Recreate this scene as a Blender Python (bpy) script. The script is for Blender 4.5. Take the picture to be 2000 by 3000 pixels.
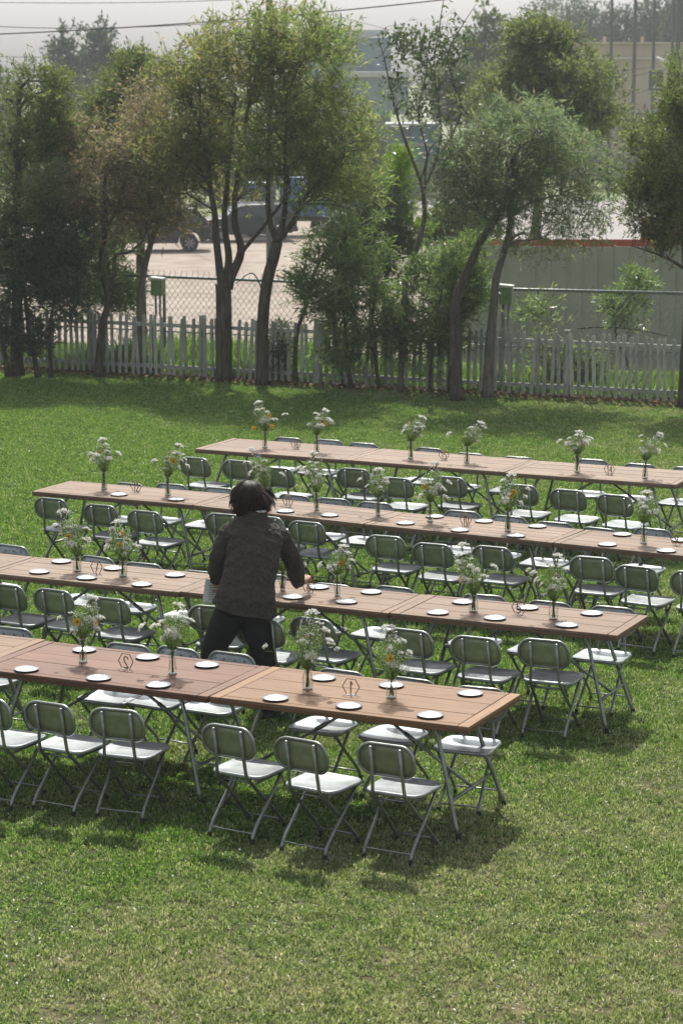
import bpy, bmesh, math, random
import numpy as np
from mathutils import Vector, Matrix, noise

random.seed(7)
rng = np.random.default_rng(11)
PI = math.pi
R = math.radians
scene = bpy.context.scene
for o in list(bpy.data.objects):
    bpy.data.objects.remove(o, do_unlink=True)
col = scene.collection

# ---------------------------------------------------------------- camera
CAM_H = 4.721
PITCH = R(10.077)
FPX = 7083.0                       # 85 mm on a 24 mm wide portrait frame, in photo pixels
cam_d = bpy.data.cameras.new('camera')
cam = bpy.data.objects.new('camera', cam_d)
col.objects.link(cam)
cam.location = (0, 0, CAM_H)
cam.rotation_euler = (PI / 2 - PITCH, 0, 0)
cam_d.sensor_fit = 'HORIZONTAL'
cam_d.sensor_width = 24.0
cam_d.lens = 85.0
cam_d.clip_start = 0.5
cam_d.clip_end = 6000
cam_d.dof.use_dof = True
cam_d.dof.focus_distance = 17.8
cam_d.dof.aperture_fstop = 5.6
scene.camera = cam

# ---------------------------------------------------------------- sky, sun, exposure
SUN_EL, SUN_AZ = R(53), R(-1)      # sun stands straight ahead, behind the trees
world = bpy.data.worlds.new('World')
scene.world = world
world.use_nodes = True
wn = world.node_tree
bg = wn.nodes['Background']
sky = wn.nodes.new('ShaderNodeTexSky')
sky.sky_type = 'NISHITA'
sky.sun_disc = False
sky.sun_elevation = SUN_EL
sky.sun_rotation = SUN_AZ
sky.air_density = 1.0
sky.dust_density = 3.5
sky.ozone_density = 3.0
hsv = wn.nodes.new('ShaderNodeHueSaturation')     # a hazy white sky
hsv.inputs['Saturation'].default_value = 0.22
wn.links.new(sky.outputs['Color'], hsv.inputs['Color'])
wn.links.new(hsv.outputs['Color'], bg.inputs['Color'])
bg.inputs['Strength'].default_value = 0.12
sun_d = bpy.data.lights.new('sun', 'SUN')
sun_d.energy = 4.0
sun_d.angle = R(0.6)
sun_d.color = (1.0, 0.955, 0.88)
sun = bpy.data.objects.new('sun', sun_d)
col.objects.link(sun)
to_sun = Vector((math.sin(SUN_AZ) * math.cos(SUN_EL), math.cos(SUN_AZ) * math.cos(SUN_EL), math.sin(SUN_EL)))
sun.rotation_euler = to_sun.to_track_quat('Z', 'Y').to_euler()
sun.location = (0, 30, 40)
vs = scene.view_settings
vs.view_transform = 'Standard'
vs.look = 'None'
vs.exposure = 0.6
vs.gamma = 1.0
scene.render.engine = 'CYCLES'
cy = scene.cycles
cy.use_denoising = True
cy.max_bounces = 8
cy.diffuse_bounces = 3
cy.glossy_bounces = 3
cy.transmission_bounces = 6
cy.transparent_max_bounces = 12
cy.volume_bounces = 0
cy.sample_clamp_indirect = 6.0
cy.caustics_reflective = False
cy.caustics_refractive = False


def at(px, py, Y):
    """world point at distance Y for a measured position in the photograph (2000 x 3000)"""
    a, b = (px - 1000) / FPX, (py - 1500) / FPX
    dy = math.cos(PITCH) - b * math.sin(PITCH)
    dz = -math.sin(PITCH) - b * math.cos(PITCH)
    return Vector((a * Y / dy, Y, CAM_H + dz * Y / dy))


# ---------------------------------------------------------------- helpers
def lin(r, g, b):
    f = lambda c: (c / 255 / 12.92) if c <= 10 else ((c / 255 + .055) / 1.055) ** 2.4
    return (f(r), f(g), f(b), 1)


def link(o, parent=None):
    col.objects.link(o)
    if parent is not None:
        o.parent = parent
    return o


def tag(o, label=None, cat=None, group=None, kind=None):
    if label: o['label'] = label
    if cat: o['category'] = cat
    if group: o['group'] = group
    if kind: o['kind'] = kind
    return o


def empty(name, loc=(0, 0, 0), rz=0):
    o = bpy.data.objects.new(name, None)
    o.empty_display_size = 0.05
    o.location = loc
    o.rotation_euler = (0, 0, rz)
    return link(o)


class MB:
    """collects shapes for one mesh"""
    def __init__(s):
        s.v, s.f = [], []

    def add(s, V, F):
        k = len(s.v)
        s.v += [tuple(p) for p in V]
        s.f += [tuple(i + k for i in f) for f in F]
        return s

    def box(s, c, d, rz=0, M=None):
        V = []
        for z in (-.5, .5):
            for x, y in ((-.5, -.5), (.5, -.5), (.5, .5), (-.5, .5)):
                p = Vector((x * d[0], y * d[1], z * d[2]))
                if M is not None: p = M @ p
                if rz: p = Matrix.Rotation(rz, 3, 'Z') @ p
                V.append(p + Vector(c))
        return s.add(V, [(3, 2, 1, 0), (4, 5, 6, 7), (0, 1, 5, 4), (1, 2, 6, 5), (2, 3, 7, 6), (3, 0, 4, 7)])

    def bbox(s, c, d, b=.004):
        """box with chamfered edges"""
        V, F = [], []
        hx, hy, hz = d[0] / 2, d[1] / 2, d[2] / 2
        for z, k in ((-hz, b), (-hz + b, 0), (hz - b, 0), (hz, b)):
            x, y = hx - k, hy - k
            V += [(c[0] + p, c[1] + q, c[2] + z) for p, q in ((-x + b, -y), (x - b, -y), (x, -y + b), (x, y - b), (x - b, y), (-x + b, y), (-x, y - b), (-x, -y + b))]
        F.append(tuple(range(7, -1, -1)))
        for r in range(3):
            for i in range(8):
                j = (i + 1) % 8
                F.append((r * 8 + i, r * 8 + j, r * 8 + 8 + j, r * 8 + 8 + i))
        F.append(tuple(range(24, 32)))
        return s.add(V, F)

    def tube(s, pts, r, n=8, cap=True):
        pts = [Vector(p) for p in pts]
        m = len(pts)
        rr = r if hasattr(r, '__len__') else [r] * m
        V, F = [], []
        t0 = (pts[1] - pts[0]).normalized()
        u = t0.orthogonal().normalized()
        for i, p in enumerate(pts):
            t = (pts[min(i + 1, m - 1)] - pts[max(i - 1, 0)])
            t = t.normalized() if t.length > 1e-9 else t0
            u = (u - t * u.dot(t))
            u = u.normalized() if u.length > 1e-6 else t.orthogonal().normalized()
            w = t.cross(u)
            for k in range(n):
                a = 2 * PI * k / n
                V.append(p + (u * math.cos(a) + w * math.sin(a)) * rr[i])
        for i in range(m - 1):
            for k in range(n):
                j = (k + 1) % n
                F.append((i * n + k, i * n + j, i * n + n + j, i * n + n + k))
        if cap:
            F.append(tuple(range(n - 1, -1, -1)))
            F.append(tuple(range((m - 1) * n, m * n)))
        return s.add(V, F)

    def rings(s, rings, closed=True, cap=True):
        n = len(rings[0])
        V = [p for r in rings for p in r]
        F = []
        for i in range(len(rings) - 1):
            for k in range(n if closed else n - 1):
                j = (k + 1) % n
                F.append((i * n + k, i * n + j, i * n + n + j, i * n + n + k))
        if cap:
            F.append(tuple(range(n - 1, -1, -1)))
            F.append(tuple(range((len(rings) - 1) * n, len(rings) * n)))
        return s.add(V, F)

    def lathe(s, prof, n=16, c=(0, 0, 0), cap=False):
        return s.rings([[(c[0] + r * math.cos(2 * PI * k / n), c[1] + r * math.sin(2 * PI * k / n), c[2] + z) for k in range(n)] for r, z in prof], True, cap)

    def prism(s, poly, h, M=None):
        """poly in xz, extruded along y by h, optional 4x4"""
        n = len(poly)
        V = [Vector((x, -h / 2, z)) for x, z in poly] + [Vector((x, h / 2, z)) for x, z in poly]
        if M is not None: V = [M @ p for p in V]
        F = [tuple(range(n)), tuple(range(2 * n - 1, n - 1, -1))]
        F += [((i + 1) % n, i, n + i, n + (i + 1) % n) for i in range(n)]
        return s.add(V, F)

    def mesh(s, name, mat=None, smooth=False):
        me = bpy.data.meshes.new(name)
        me.from_pydata(s.v, [], s.f)
        if mat: me.materials.append(mat)
        if smooth: me.polygons.foreach_set('use_smooth', [True] * len(me.polygons))
        me.update()
        return me

    def build(s, name, mat=None, parent=None, smooth=False):
        return link(bpy.data.objects.new(name, s.mesh(name, mat, smooth)), parent)


def fix_normals(me):
    bm = bmesh.new(); bm.from_mesh(me)
    bmesh.ops.recalc_face_normals(bm, faces=bm.faces)
    bm.to_mesh(me); bm.free()


def np_mesh(name, V, k, mat, smooth=False):
    """V: (n*k,3) array of loose k-gons"""
    V = np.ascontiguousarray(V, dtype=np.float32)
    n = len(V) // k
    me = bpy.data.meshes.new(name)
    me.vertices.add(len(V)); me.loops.add(len(V)); me.polygons.add(n)
    me.vertices.foreach_set('co', V.ravel())
    me.loops.foreach_set('vertex_index', np.arange(len(V), dtype=np.int32))
    me.polygons.foreach_set('loop_start', np.arange(0, len(V), k, dtype=np.int32))
    if mat: me.materials.append(mat)
    me.update()
    return me


def unit(a):
    return a / np.maximum(np.linalg.norm(a, axis=1, keepdims=True), 1e-9)


def leaf_quads(P, D, L, W, fold=0.0):
    """rhombic leaves from base points P along D"""
    n = len(P)
    D = unit(D)
    s = unit(np.cross(D, rng.normal(size=(n, 3))))
    nrm = np.cross(D, s)
    L = np.broadcast_to(np.asarray(L, float), (n,))[:, None]
    W = np.broadcast_to(np.asarray(W, float), (n,))[:, None]
    mid = P + D * L * .45 + nrm * L * fold
    return np.stack([P, mid + s * W * .5, P + D * L, mid - s * W * .5], 1).reshape(-1, 3)


# ---------------------------------------------------------------- materials
def new_mat(name):
    m = bpy.data.materials.new(name)
    m.use_nodes = True
    nt = m.node_tree
    b = nt.nodes['Principled BSDF']
    return m, nt, b


def ramp(nt, fac, stops):
    r = nt.nodes.new('ShaderNodeValToRGB')
    e = r.color_ramp.elements
    while len(e) < len(stops): e.new(.5)
    for x, (p, c) in zip(e, stops):
        x.position = p; x.color = c
    nt.links.new(fac, r.inputs['Fac'])
    return r.outputs['Color']


def nz(nt, vec, scale, detail=4, rough=.6):
    n = nt.nodes.new('ShaderNodeTexNoise')
    n.inputs['Scale'].default_value = scale
    n.inputs['Detail'].default_value = detail
    n.inputs['Roughness'].default_value = rough
    if vec is not None: nt.links.new(vec, n.inputs['Vector'])
    return n.outputs['Fac']


def coords(nt, kind='Object', scale=None):
    t = nt.nodes.new('ShaderNodeTexCoord').outputs[kind] if kind != 'World' else nt.nodes.new('ShaderNodeNewGeometry').outputs['Position']
    if scale:
        mp = nt.nodes.new('ShaderNodeMapping')
        mp.inputs['Scale'].default_value = scale
        nt.links.new(t, mp.inputs['Vector'])
        t = mp.outputs['Vector']
    return t


def bump(nt, b, h, strength=.3, dist=.01):
    n = nt.nodes.new('ShaderNodeBump')
    n.inputs['Strength'].default_value = strength
    n.inputs['Distance'].default_value = dist
    nt.links.new(h, n.inputs['Height'])
    nt.links.new(n.outputs['Normal'], b.inputs['Normal'])


def mixc(nt, fac, a, b, mode='MIX'):
    m = nt.nodes.new('ShaderNodeMix')
    m.data_type = 'RGBA'; m.blend_type = mode
    for s, v in ((m.inputs[0], fac), (m.inputs[6], a), (m.inputs[7], b)):
        if isinstance(v, (int, float)): s.default_value = v
        elif isinstance(v, tuple): s.default_value = v
        else: nt.links.new(v, s)
    return m.outputs[2]


def noisy(name, c1, c2, scale=8, rough=.7, metal=0, bs=.0, spec=.4, kind='Object', stretch=None, c3=None):
    m, nt, b = new_mat(name)
    f = nz(nt, coords(nt, kind, stretch), scale, 5)
    stops = [(.32, c1), (.68, c2)] if c3 is None else [(.28, c1), (.52, c2), (.75, c3)]
    nt.links.new(ramp(nt, f, stops), b.inputs['Base Color'])
    b.inputs['Roughness'].default_value = rough
    b.inputs['Metallic'].default_value = metal
    b.inputs['Specular IOR Level'].default_value = spec
    if bs: bump(nt, b, nz(nt, coords(nt, kind, stretch), scale * 5, 3), bs, .01)
    return m


def vary(m, amount=.28):
    """each object with this material is a little lighter or darker than the next"""
    nt = m.node_tree; b = nt.nodes['Principled BSDF']
    src = b.inputs['Base Color'].links[0].from_socket
    oi = nt.nodes.new('ShaderNodeObjectInfo'); hs = nt.nodes.new('ShaderNodeHueSaturation'); mr = nt.nodes.new('ShaderNodeMapRange')
    mr.inputs[3].default_value = 1 - amount / 2; mr.inputs[4].default_value = 1 + amount / 2
    nt.links.new(oi.outputs['Random'], mr.inputs[0]); nt.links.new(mr.outputs[0], hs.inputs['Value'])
    nt.links.new(src, hs.inputs['Color']); nt.links.new(hs.outputs[0], b.inputs['Base Color'])


def leafmat(name, cols, trans=.45, rough=.55, nscale=.5, warm=True):
    """foliage: colour varies per leaf and in broad patches; light comes through"""
    m, nt, b = new_mat(name)
    g = nt.nodes.new('ShaderNodeNewGeometry')
    a = ramp(nt, g.outputs['Random Per Island'], [(i / max(1, len(cols) - 1), c) for i, c in enumerate(cols)])
    f = nz(nt, coords(nt, 'World'), nscale * 1.6, 3)
    dark = mixc(nt, 1.0, a, (.72, .76, .70, 1), 'MULTIPLY')
    c = mixc(nt, ramp(nt, f, [(.38, (0, 0, 0, 1)), (.62, (1, 1, 1, 1))]), dark, a)
    nt.links.new(c, b.inputs['Base Color'])
    b.inputs['Roughness'].default_value = rough
    b.inputs['Specular IOR Level'].default_value = .35
    tr = nt.nodes.new('ShaderNodeBsdfTranslucent')
    tc = mixc(nt, 1.0, c, (1.25, 1.3, .75, 1) if warm else (1, 1, 1, 1), 'MULTIPLY')
    nt.links.new(tc, tr.inputs['Color'])
    mx = nt.nodes.new('ShaderNodeMixShader')
    mx.inputs[0].default_value = trans
    nt.links.new(b.outputs[0], mx.inputs[1]); nt.links.new(tr.outputs[0], mx.inputs[2])
    nt.links.new(mx.outputs[0], nt.nodes['Material Output'].inputs['Surface'])
    return m


M = {}
M['steel'] = noisy('galvanised_steel', (.19, .21, .20, 1), (.31, .335, .32, 1), 14, .36, .7, .04)
M['seat_steel'] = noisy('seat_steel', (.25, .28, .285, 1), (.40, .43, .44, 1), 9, .36, .6, .06)
M['back_steel'] = noisy('back_steel', (.25, .285, .29, 1), (.38, .42, .43, 1), 22, .4, .7, .05)
M['rear_plate'] = noisy('dull_green_steel', (.205, .245, .15, 1), (.285, .325, .205, 1), 16, .45, .25, .05)
M['rubber'] = noisy('rubber', (.012, .012, .012, 1), (.025, .025, .025, 1), 20, .8)
M['plate'] = noisy('brushed_plate', (.42, .42, .43, 1), (.55, .55, .56, 1), 30, .34, .9)
M['plate_rim'] = noisy('plate_rim', (.10, .10, .11, 1), (.18, .18, .19, 1), 30, .35, .8)
M['bark'] = noisy('bark', (.045, .038, .030, 1), (.13, .115, .095, 1), 6, .9, 0, .6, .2, stretch=(3, 3, .6))
M['bark_grey'] = noisy('bark_grey', (.09, .08, .065, 1), (.22, .20, .17, 1), 6, .9, 0, .6, .2, stretch=(3, 3, .6))
M['picket'] = noisy('weathered_white_paint', (.15, .165, .135, 1), (.40, .41, .38, 1), 5, .8, 0, .2, .2, c3=(.50, .51, .48, 1), stretch=(6, 6, 1.2))
M['chain'] = noisy('fence_wire', (.12, .13, .125, 1), (.22, .23, .22, 1), 9, .5, .5)
M['rail'] = noisy('fence_tube', (.13, .16, .15, 1), (.22, .25, .24, 1), 6, .45, .5)
M['box_green'] = noisy('box_green', (.17, .27, .12, 1), (.24, .35, .18, 1), 9, .5)
M['box_lid'] = noisy('box_lid', (.55, .62, .52, 1), (.7, .76, .66, 1), 9, .4)
M['conduit'] = noisy('conduit', (.14, .145, .14, 1), (.25, .255, .25, 1), 9, .6)
M['grey_sheet'] = noisy('grey_sheet_metal', (.235, .25, .225, 1), (.285, .30, .27, 1), 1.5, .5, .0)
M['red_sheet'] = noisy('red_sheet_metal', (.24, .045, .02, 1), (.34, .07, .035, 1), 2, .6)
M['dirt'] = noisy('bare_dirt', (.20, .165, .135, 1), (.29, .245, .205, 1), .9, .95, 0, .5, .1, c3=(.34, .295, .25, 1), kind='World')
M['concrete'] = noisy('pale_concrete', (.22, .20, .19, 1), (.28, .26, .245, 1), .6, .9, kind='World')
M['weedy'] = noisy('weedy_ground', (.06, .10, .025, 1), (.14, .17, .06, 1), .5, .95, kind='World', c3=(.22, .19, .11, 1))
M['glassdark'] = noisy('dark_glass', (.012, .015, .018, 1), (.03, .035, .04, 1), 2, .08, 0, 0, .6)
M['carblack'] = noisy('dark_car_paint', (.006, .008, .010, 1), (.012, .015, .018, 1), 1, .4, .0, 0, .3)
M['tyre'] = noisy('tyre', (.015, .015, .015, 1), (.03, .03, .03, 1), 8, .85)
M['hub'] = noisy('alloy', (.2, .2, .21, 1), (.35, .35, .36, 1), 8, .35, .8)
M['truckblue'] = noisy('truck_blue', (.03, .09, .19, 1), (.05, .13, .25, 1), 2, .4, .1)
M['chrome'] = noisy('bright_trim', (.6, .6, .62, 1), (.75, .75, .77, 1), 5, .3, .6)
M['lamp_red'] = noisy('lamp_red', (.25, .02, .015, 1), (.35, .03, .02, 1), 5, .3)
M['carblue'] = noisy('car_blue', (.035, .10, .19, 1), (.05, .14, .24, 1), 2, .3, .2)
M['white_paint'] = noisy('white_paint', (.65, .66, .68, 1), (.78, .79, .8, 1), 3, .5)
M['beige'] = noisy('beige_render', (.44, .36, .27, 1), (.56, .47, .37, 1), .35, .9, 0, 0, .2, stretch=(1, 1, .35))
M['peach'] = noisy('peach_render', (.66, .46, .32, 1), (.74, .54, .39, 1), .6, .9)
M['ledge'] = noisy('pale_ledge', (.42, .40, .37, 1), (.55, .53, .5, 1), .8, .8)
M['teal'] = noisy('teal_shutter', (.10, .38, .33, 1), (.14, .46, .40, 1), 3, .5)
M['blue_wall'] = noisy('blue_wall', (.08, .22, .30, 1), (.12, .29, .38, 1), .6, .7)
M['bluegrey'] = noisy('bluegrey_cladding', (.13, .19, .22, 1), (.17, .235, .265, 1), .4, .6)
M['paleroof'] = noisy('pale_roof', (.38, .41, .42, 1), (.5, .53, .54, 1), .4, .5)
M['pole'] = noisy('concrete_pole', (.06, .075, .06, 1), (.12, .135, .115, 1), 1.2, .9, stretch=(1, 1, .3))
M['wallgrey'] = noisy('grey_block_wall', (.10, .105, .10, 1), (.17, .175, .165, 1), .7, .9)
M['cable'] = noisy('cable', (.02, .022, .025, 1), (.04, .042, .045, 1), 5, .6)
M['skin'] = noisy('skin', (.42, .24, .165, 1), (.50, .30, .21, 1), 20, .5, 0, .05)
M['jacket'] = noisy('charcoal_linen', (.040, .037, .032, 1), (.066, .061, .054, 1), 40, .9, 0, .28, .15)
def cloth_folds(m):
    nt = m.node_tree; b = nt.nodes['Principled BSDF']
    f = nz(nt, coords(nt, 'Object', (1, 1, .7)), 13, 2, .5)
    r = ramp(nt, f, [(.40, (0, 0, 0, 1)), (.5, (1, 1, 1, 1)), (.60, (0, 0, 0, 1))])
    n = nt.nodes.new('ShaderNodeBump'); n.inputs['Strength'].default_value = .55; n.inputs['Distance'].default_value = .012
    nt.links.new(r, n.inputs['Height'])
    old = b.inputs['Normal'].links[0].from_node
    nt.links.new(n.outputs['Normal'], old.inputs['Normal'])


cloth_folds(M['jacket'])
M['trousers'] = noisy('black_trousers', (.012, .013, .014, 1), (.02, .021, .022, 1), 30, .9, 0, .2, .2)
M['hair'] = noisy('dark_brown_hair', (.010, .007, .005, 1), (.045, .026, .017, 1), 60, .5, 0, 0, .3)
M['shoe'] = noisy('black_shoe', (.012, .012, .013, 1), (.02, .02, .021, 1), 20, .5)
M['shirt'] = noisy('white_collar', (.7, .7, .68, 1), (.8, .8, .78, 1), 20, .8)
M['paper'] = noisy('paper', (.72, .73, .75, 1), (.80, .81, .83, 1), 12, .8)
M['ink'] = noisy('ink', (.08, .08, .09, 1), (.15, .15, .16, 1), 12, .8)
M['sign'] = noisy('laser_cut_wood', (.20, .12, .06, 1), (.32, .20, .11, 1), 40, .7)
M['sign_base'] = noisy('clear_sign_foot', (.6, .58, .55, 1), (.7, .68, .65, 1), 10, .3)
M['petal_white'] = leafmat('white_florets', [(.76, .76, .73, 1), (.86, .86, .84, 1), (.88, .86, .85, 1)], .5, .6, 20, False)
M['petal_pink'] = leafmat('pale_pink_petals', [(.62, .42, .42, 1), (.72, .56, .55, 1)], .4, .6, 20, False)
M['petal_yellow'] = leafmat('yellow_petals', [(.72, .32, .015, 1), (.85, .48, .03, 1)], .35, .6, 20, False)
M['disc_brown'] = noisy('flower_centre', (.10, .05, .015, 1), (.22, .11, .03, 1), 60, .9)
M['stem'] = leafmat('green_stems', [(.10, .16, .035, 1), (.17, .25, .07, 1)], .25, .6, 20)
M['frond'] = leafmat('feathery_green', [(.07, .13, .03, 1), (.13, .21, .06, 1), (.24, .32, .13, 1)], .4, .6, 20)


for k_ in ('steel', 'seat_steel', 'back_steel', 'rear_plate', 'picket'):
    vary(M[k_], .5 if k_ == 'picket' else .3)


def wood_mat():
    m, nt, b = new_mat('table_wood')
    oi = nt.nodes.new('ShaderNodeObjectInfo')
    tc = coords(nt, 'Object')
    add = nt.nodes.new('ShaderNodeVectorMath'); add.operation = 'ADD'
    cmb = nt.nodes.new('ShaderNodeCombineXYZ')
    mul = nt.nodes.new('ShaderNodeMath'); mul.operation = 'MULTIPLY'; mul.inputs[1].default_value = 37
    nt.links.new(oi.outputs['Random'], mul.inputs[0])
    for i in range(3): nt.links.new(mul.outputs[0], cmb.inputs[i])
    nt.links.new(tc, add.inputs[0]); nt.links.new(cmb.outputs[0], add.inputs[1])
    mp = nt.nodes.new('ShaderNodeMapping'); mp.inputs['Scale'].default_value = (1.3, 16, 16)
    nt.links.new(add.outputs[0], mp.inputs['Vector'])
    g = nz(nt, mp.outputs['Vector'], 2.2, 6, .65)
    grain = ramp(nt, g, [(.25, (.62, .58, .55, 1)), (.5, (.95, .95, .95, 1)), (.8, (1.12, 1.12, 1.12, 1))])
    blot = ramp(nt, nz(nt, add.outputs[0], 3.5, 4), [(.3, (.86, .84, .82, 1)), (.7, (1.05, 1.05, 1.05, 1))])
    c = mixc(nt, 1.0, oi.outputs['Color'], grain, 'MULTIPLY')
    c = mixc(nt, .8, c, blot, 'MULTIPLY')
    knot = ramp(nt, nz(nt, add.outputs[0], 11, 2), [(.74, (1, 1, 1, 1)), (.80, (.55, .48, .42, 1))])
    c = mixc(nt, .7, c, knot, 'MULTIPLY')
    val = nt.nodes.new('ShaderNodeHueSaturation')
    ma = nt.nodes.new('ShaderNodeMapRange'); ma.inputs[3].default_value = .9; ma.inputs[4].default_value = 1.08
    nt.links.new(oi.outputs['Random'], ma.inputs[0]); nt.links.new(ma.outputs[0], val.inputs['Value'])
    nt.links.new(c, val.inputs['Color']); nt.links.new(val.outputs[0], b.inputs['Base Color'])
    b.inputs['Roughness'].default_value = .6
    b.inputs['Specular IOR Level'].default_value = .2
    bump(nt, b, g, .15, .002)
    return m


M['wood'] = wood_mat()
M['wood_dark'] = noisy('under_board', (.05, .03, .02, 1), (.09, .055, .035, 1), 6, .8)


def glass_mat(name, tint, k=1.0):
    m, nt, b = new_mat(name)
    nt.nodes.remove(b)
    t = nt.nodes.new('ShaderNodeBsdfTransparent'); t.inputs['Color'].default_value = tint
    g = nt.nodes.new('ShaderNodeBsdfGlossy'); g.inputs['Roughness'].default_value = .03
    f = nt.nodes.new('ShaderNodeFresnel'); f.inputs['IOR'].default_value = 1.5
    mu = nt.nodes.new('ShaderNodeMath'); mu.operation = 'MULTIPLY'; mu.inputs[1].default_value = k; mu.use_clamp = True
    mx = nt.nodes.new('ShaderNodeMixShader')
    nt.links.new(f.outputs[0], mu.inputs[0]); nt.links.new(mu.outputs[0], mx.inputs[0])
    nt.links.new(t.outputs[0], mx.inputs[1]); nt.links.new(g.outputs[0], mx.inputs[2])
    nt.links.new(mx.outputs[0], nt.nodes['Material Output'].inputs['Surface'])
    return m


M['glass'] = glass_mat('vase_glass', (.985, .99, .985, 1), .55)
M['water'] = glass_mat('vase_water', (.95, .965, .93, 1), .3)
M['glass_base'] = noisy('thick_glass_base', (.62, .64, .62, 1), (.75, .77, .75, 1), 25, .1, 0, 0, .8)

# ================================================================ the setting
def gz(x, y):
    """terrain height: flat lawn, then a bank down to the lot behind the fences"""
    yy = y + .4267 * x            # the fence line runs slantwise
    t = min(1, max(0, (yy - 41) / 14))
    return -1.8 * t * t * (3 - 2 * t)


def lawn_material(name, blades):
    m, nt, b = new_mat(name)
    pos = coords(nt, 'World')
    sep = nt.nodes.new('ShaderNodeSeparateXYZ'); nt.links.new(pos, sep.inputs[0])
    n1 = nz(nt, pos, .55, 4, .6)
    n2 = nz(nt, pos, 2.6, 4, .65)
    # the lawn is worn and dry towards the house and at its right-hand side
    my = nt.nodes.new('ShaderNodeMapRange'); my.inputs[1].default_value = 12; my.inputs[2].default_value = 19
    my.inputs[3].default_value = .15; my.inputs[4].default_value = -.05
    nt.links.new(sep.outputs[1], my.inputs[0])
    mxr = nt.nodes.new('ShaderNodeMapRange'); mxr.inputs[1].default_value = -3; mxr.inputs[2].default_value = 3
    mxr.inputs[3].default_value = -.05; mxr.inputs[4].default_value = .09
    nt.links.new(sep.outputs[0], mxr.inputs[0])
    def add(a, b_):
        q = nt.nodes.new('ShaderNodeMath'); q.operation = 'ADD'
        nt.links.new(a, q.inputs[0]); nt.links.new(b_, q.inputs[1]); return q.outputs[0]
    avg = nt.nodes.new('ShaderNodeMath'); avg.operation = 'MULTIPLY_ADD'
    nt.links.new(n2, avg.inputs[0]); avg.inputs[1].default_value = .45
    half = nt.nodes.new('ShaderNodeMath'); half.operation = 'MULTIPLY'; half.inputs[1].default_value = .6
    nt.links.new(n1, half.inputs[0]); nt.links.new(half.outputs[0], avg.inputs[2])
    dry = add(add(avg.outputs[0], my.outputs[0]), mxr.outputs[0])
    fac = ramp(nt, dry, [(.50, (0, 0, 0, 1)), (.82, (.9, .9, .9, 1))])
    if blades:
        g = nt.nodes.new('ShaderNodeNewGeometry')
        rp = g.outputs['Random Per Island']
        green = ramp(nt, rp, [(0, (.035, .095, 0.017, 1)), (.4, (.14, .275, 0.053, 1)), (.84, (.26, .40, 0.105, 1)), (.93, (.48, .47, 0.294, 1)), (1, (.56, .55, 0.560, 1))])  # some dry blades; the whitish ends of both ramps are painted sun glints
        straw = ramp(nt, rp, [(0, (.14, .21, 0.070, 1)), (.3, (.28, .30, 0.154, 1)), (.65, (.44, .39, 0.294, 1)), (1, (.60, .55, 0.588, 1))])
    else:
        green = ramp(nt, n2, [(.3, (.022, .035, .01, 1)), (.7, (.04, .058, .016, 1))])
        straw = ramp(nt, nz(nt, pos, 9, 4), [(.3, (.10, .085, .05, 1)), (.7, (.2, .165, .105, 1))])
    c = mixc(nt, fac, green, straw)
    clump = ramp(nt, nz(nt, pos, 5.5, 3, .7), [(.32, (.62, .68, .6, 1)), (.62, (1.12, 1.1, 1.1, 1))])
    c = mixc(nt, .85, c, clump, 'MULTIPLY')
    nt.links.new(c, b.inputs['Base Color'])
    b.inputs['Roughness'].default_value = .36 if blades else .95
    b.inputs['Specular IOR Level'].default_value = .45 if blades else .1
    if blades:
        tr = nt.nodes.new('ShaderNodeBsdfTranslucent')
        nt.links.new(mixc(nt, 1.0, c, (1.2, 1.25, .7, 1), 'MULTIPLY'), tr.inputs['Color'])
        mx = nt.nodes.new('ShaderNodeMixShader'); mx.inputs[0].default_value = .42
        nt.links.new(b.outputs[0], mx.inputs[1]); nt.links.new(tr.outputs[0], mx.inputs[2])
        nt.links.new(mx.outputs[0], nt.nodes['Material Output'].inputs['Surface'])
    return m


# lawn sheet
lawn_poly = [(-40, -15), (40, -15), (40, 41 - .4267 * 40), (-40, 41 + .4267 * 40)]
lawn = MB().add([(x, y, 0) for x, y in lawn_poly], [(0, 1, 2, 3)]).build('lawn', lawn_material('lawn_soil', False))
tag(lawn, kind='structure')

# ground beyond the lawn: bank and wide plain to the horizon
V, F = [], []
ts = [0, 1.5, 3, 4.5, 6, 8, 10, 12, 14, 20, 60, 130, 400, 4500]
xs = [-3000, -300, -60, -30, -15, -7, 0, 7, 15, 30, 60, 300, 3000]
for t in ts:
    for x in xs:
        y = 41 - .4267 * max(-40, min(40, x)) + t
        V.append((x, y, gz(max(-40, min(40, x)), y) - .004 if abs(x) <= 40 else -1.8 * (min(1, t / 14) ** 2 * (3 - 2 * min(1, t / 14))) - .004))
nx = len(xs)
for i in range(len(ts) - 1):
    for j in range(nx - 1):
        F.append((i * nx + j, i * nx + j + 1, i * nx + nx + j + 1, i * nx + nx + j))
tag(MB().add(V, F).build('ground', M['weedy'], None, True), kind='structure')
tag(MB().add([(-28, 62, -1.79), (6, 59, -1.79), (9, 118, -1.79), (-34, 123, -1.79)], [(0, 1, 2, 3)]).build('dirt_lot', M['dirt']), kind='structure')
tag(MB().add([(3.5, 101, -1.784), (40, 101, -1.784), (40, 137, -1.784), (3.5, 137, -1.784)], [(0, 1, 2, 3)]).build('concrete_yard', M['concrete']), kind='structure')
# bank of bare dirt just behind the wire fence
V, F = [], []
for i in range(9):
    for j in range(11):
        x = -14 + j * 1.6
        y = 43.2 - .4267 * x + i * 3
        V.append((x, y, gz(x, y) + .006 + (.0 if y > 20 else 0)))
for i in range(8):
    for j in range(10):
        F.append((i * 11 + j, i * 11 + j + 1, i * 11 + 12 + j, i * 11 + 11 + j))
tag(MB().add(V, F).build('dirt_bank', M['dirt'], None, True), kind='structure')


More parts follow.
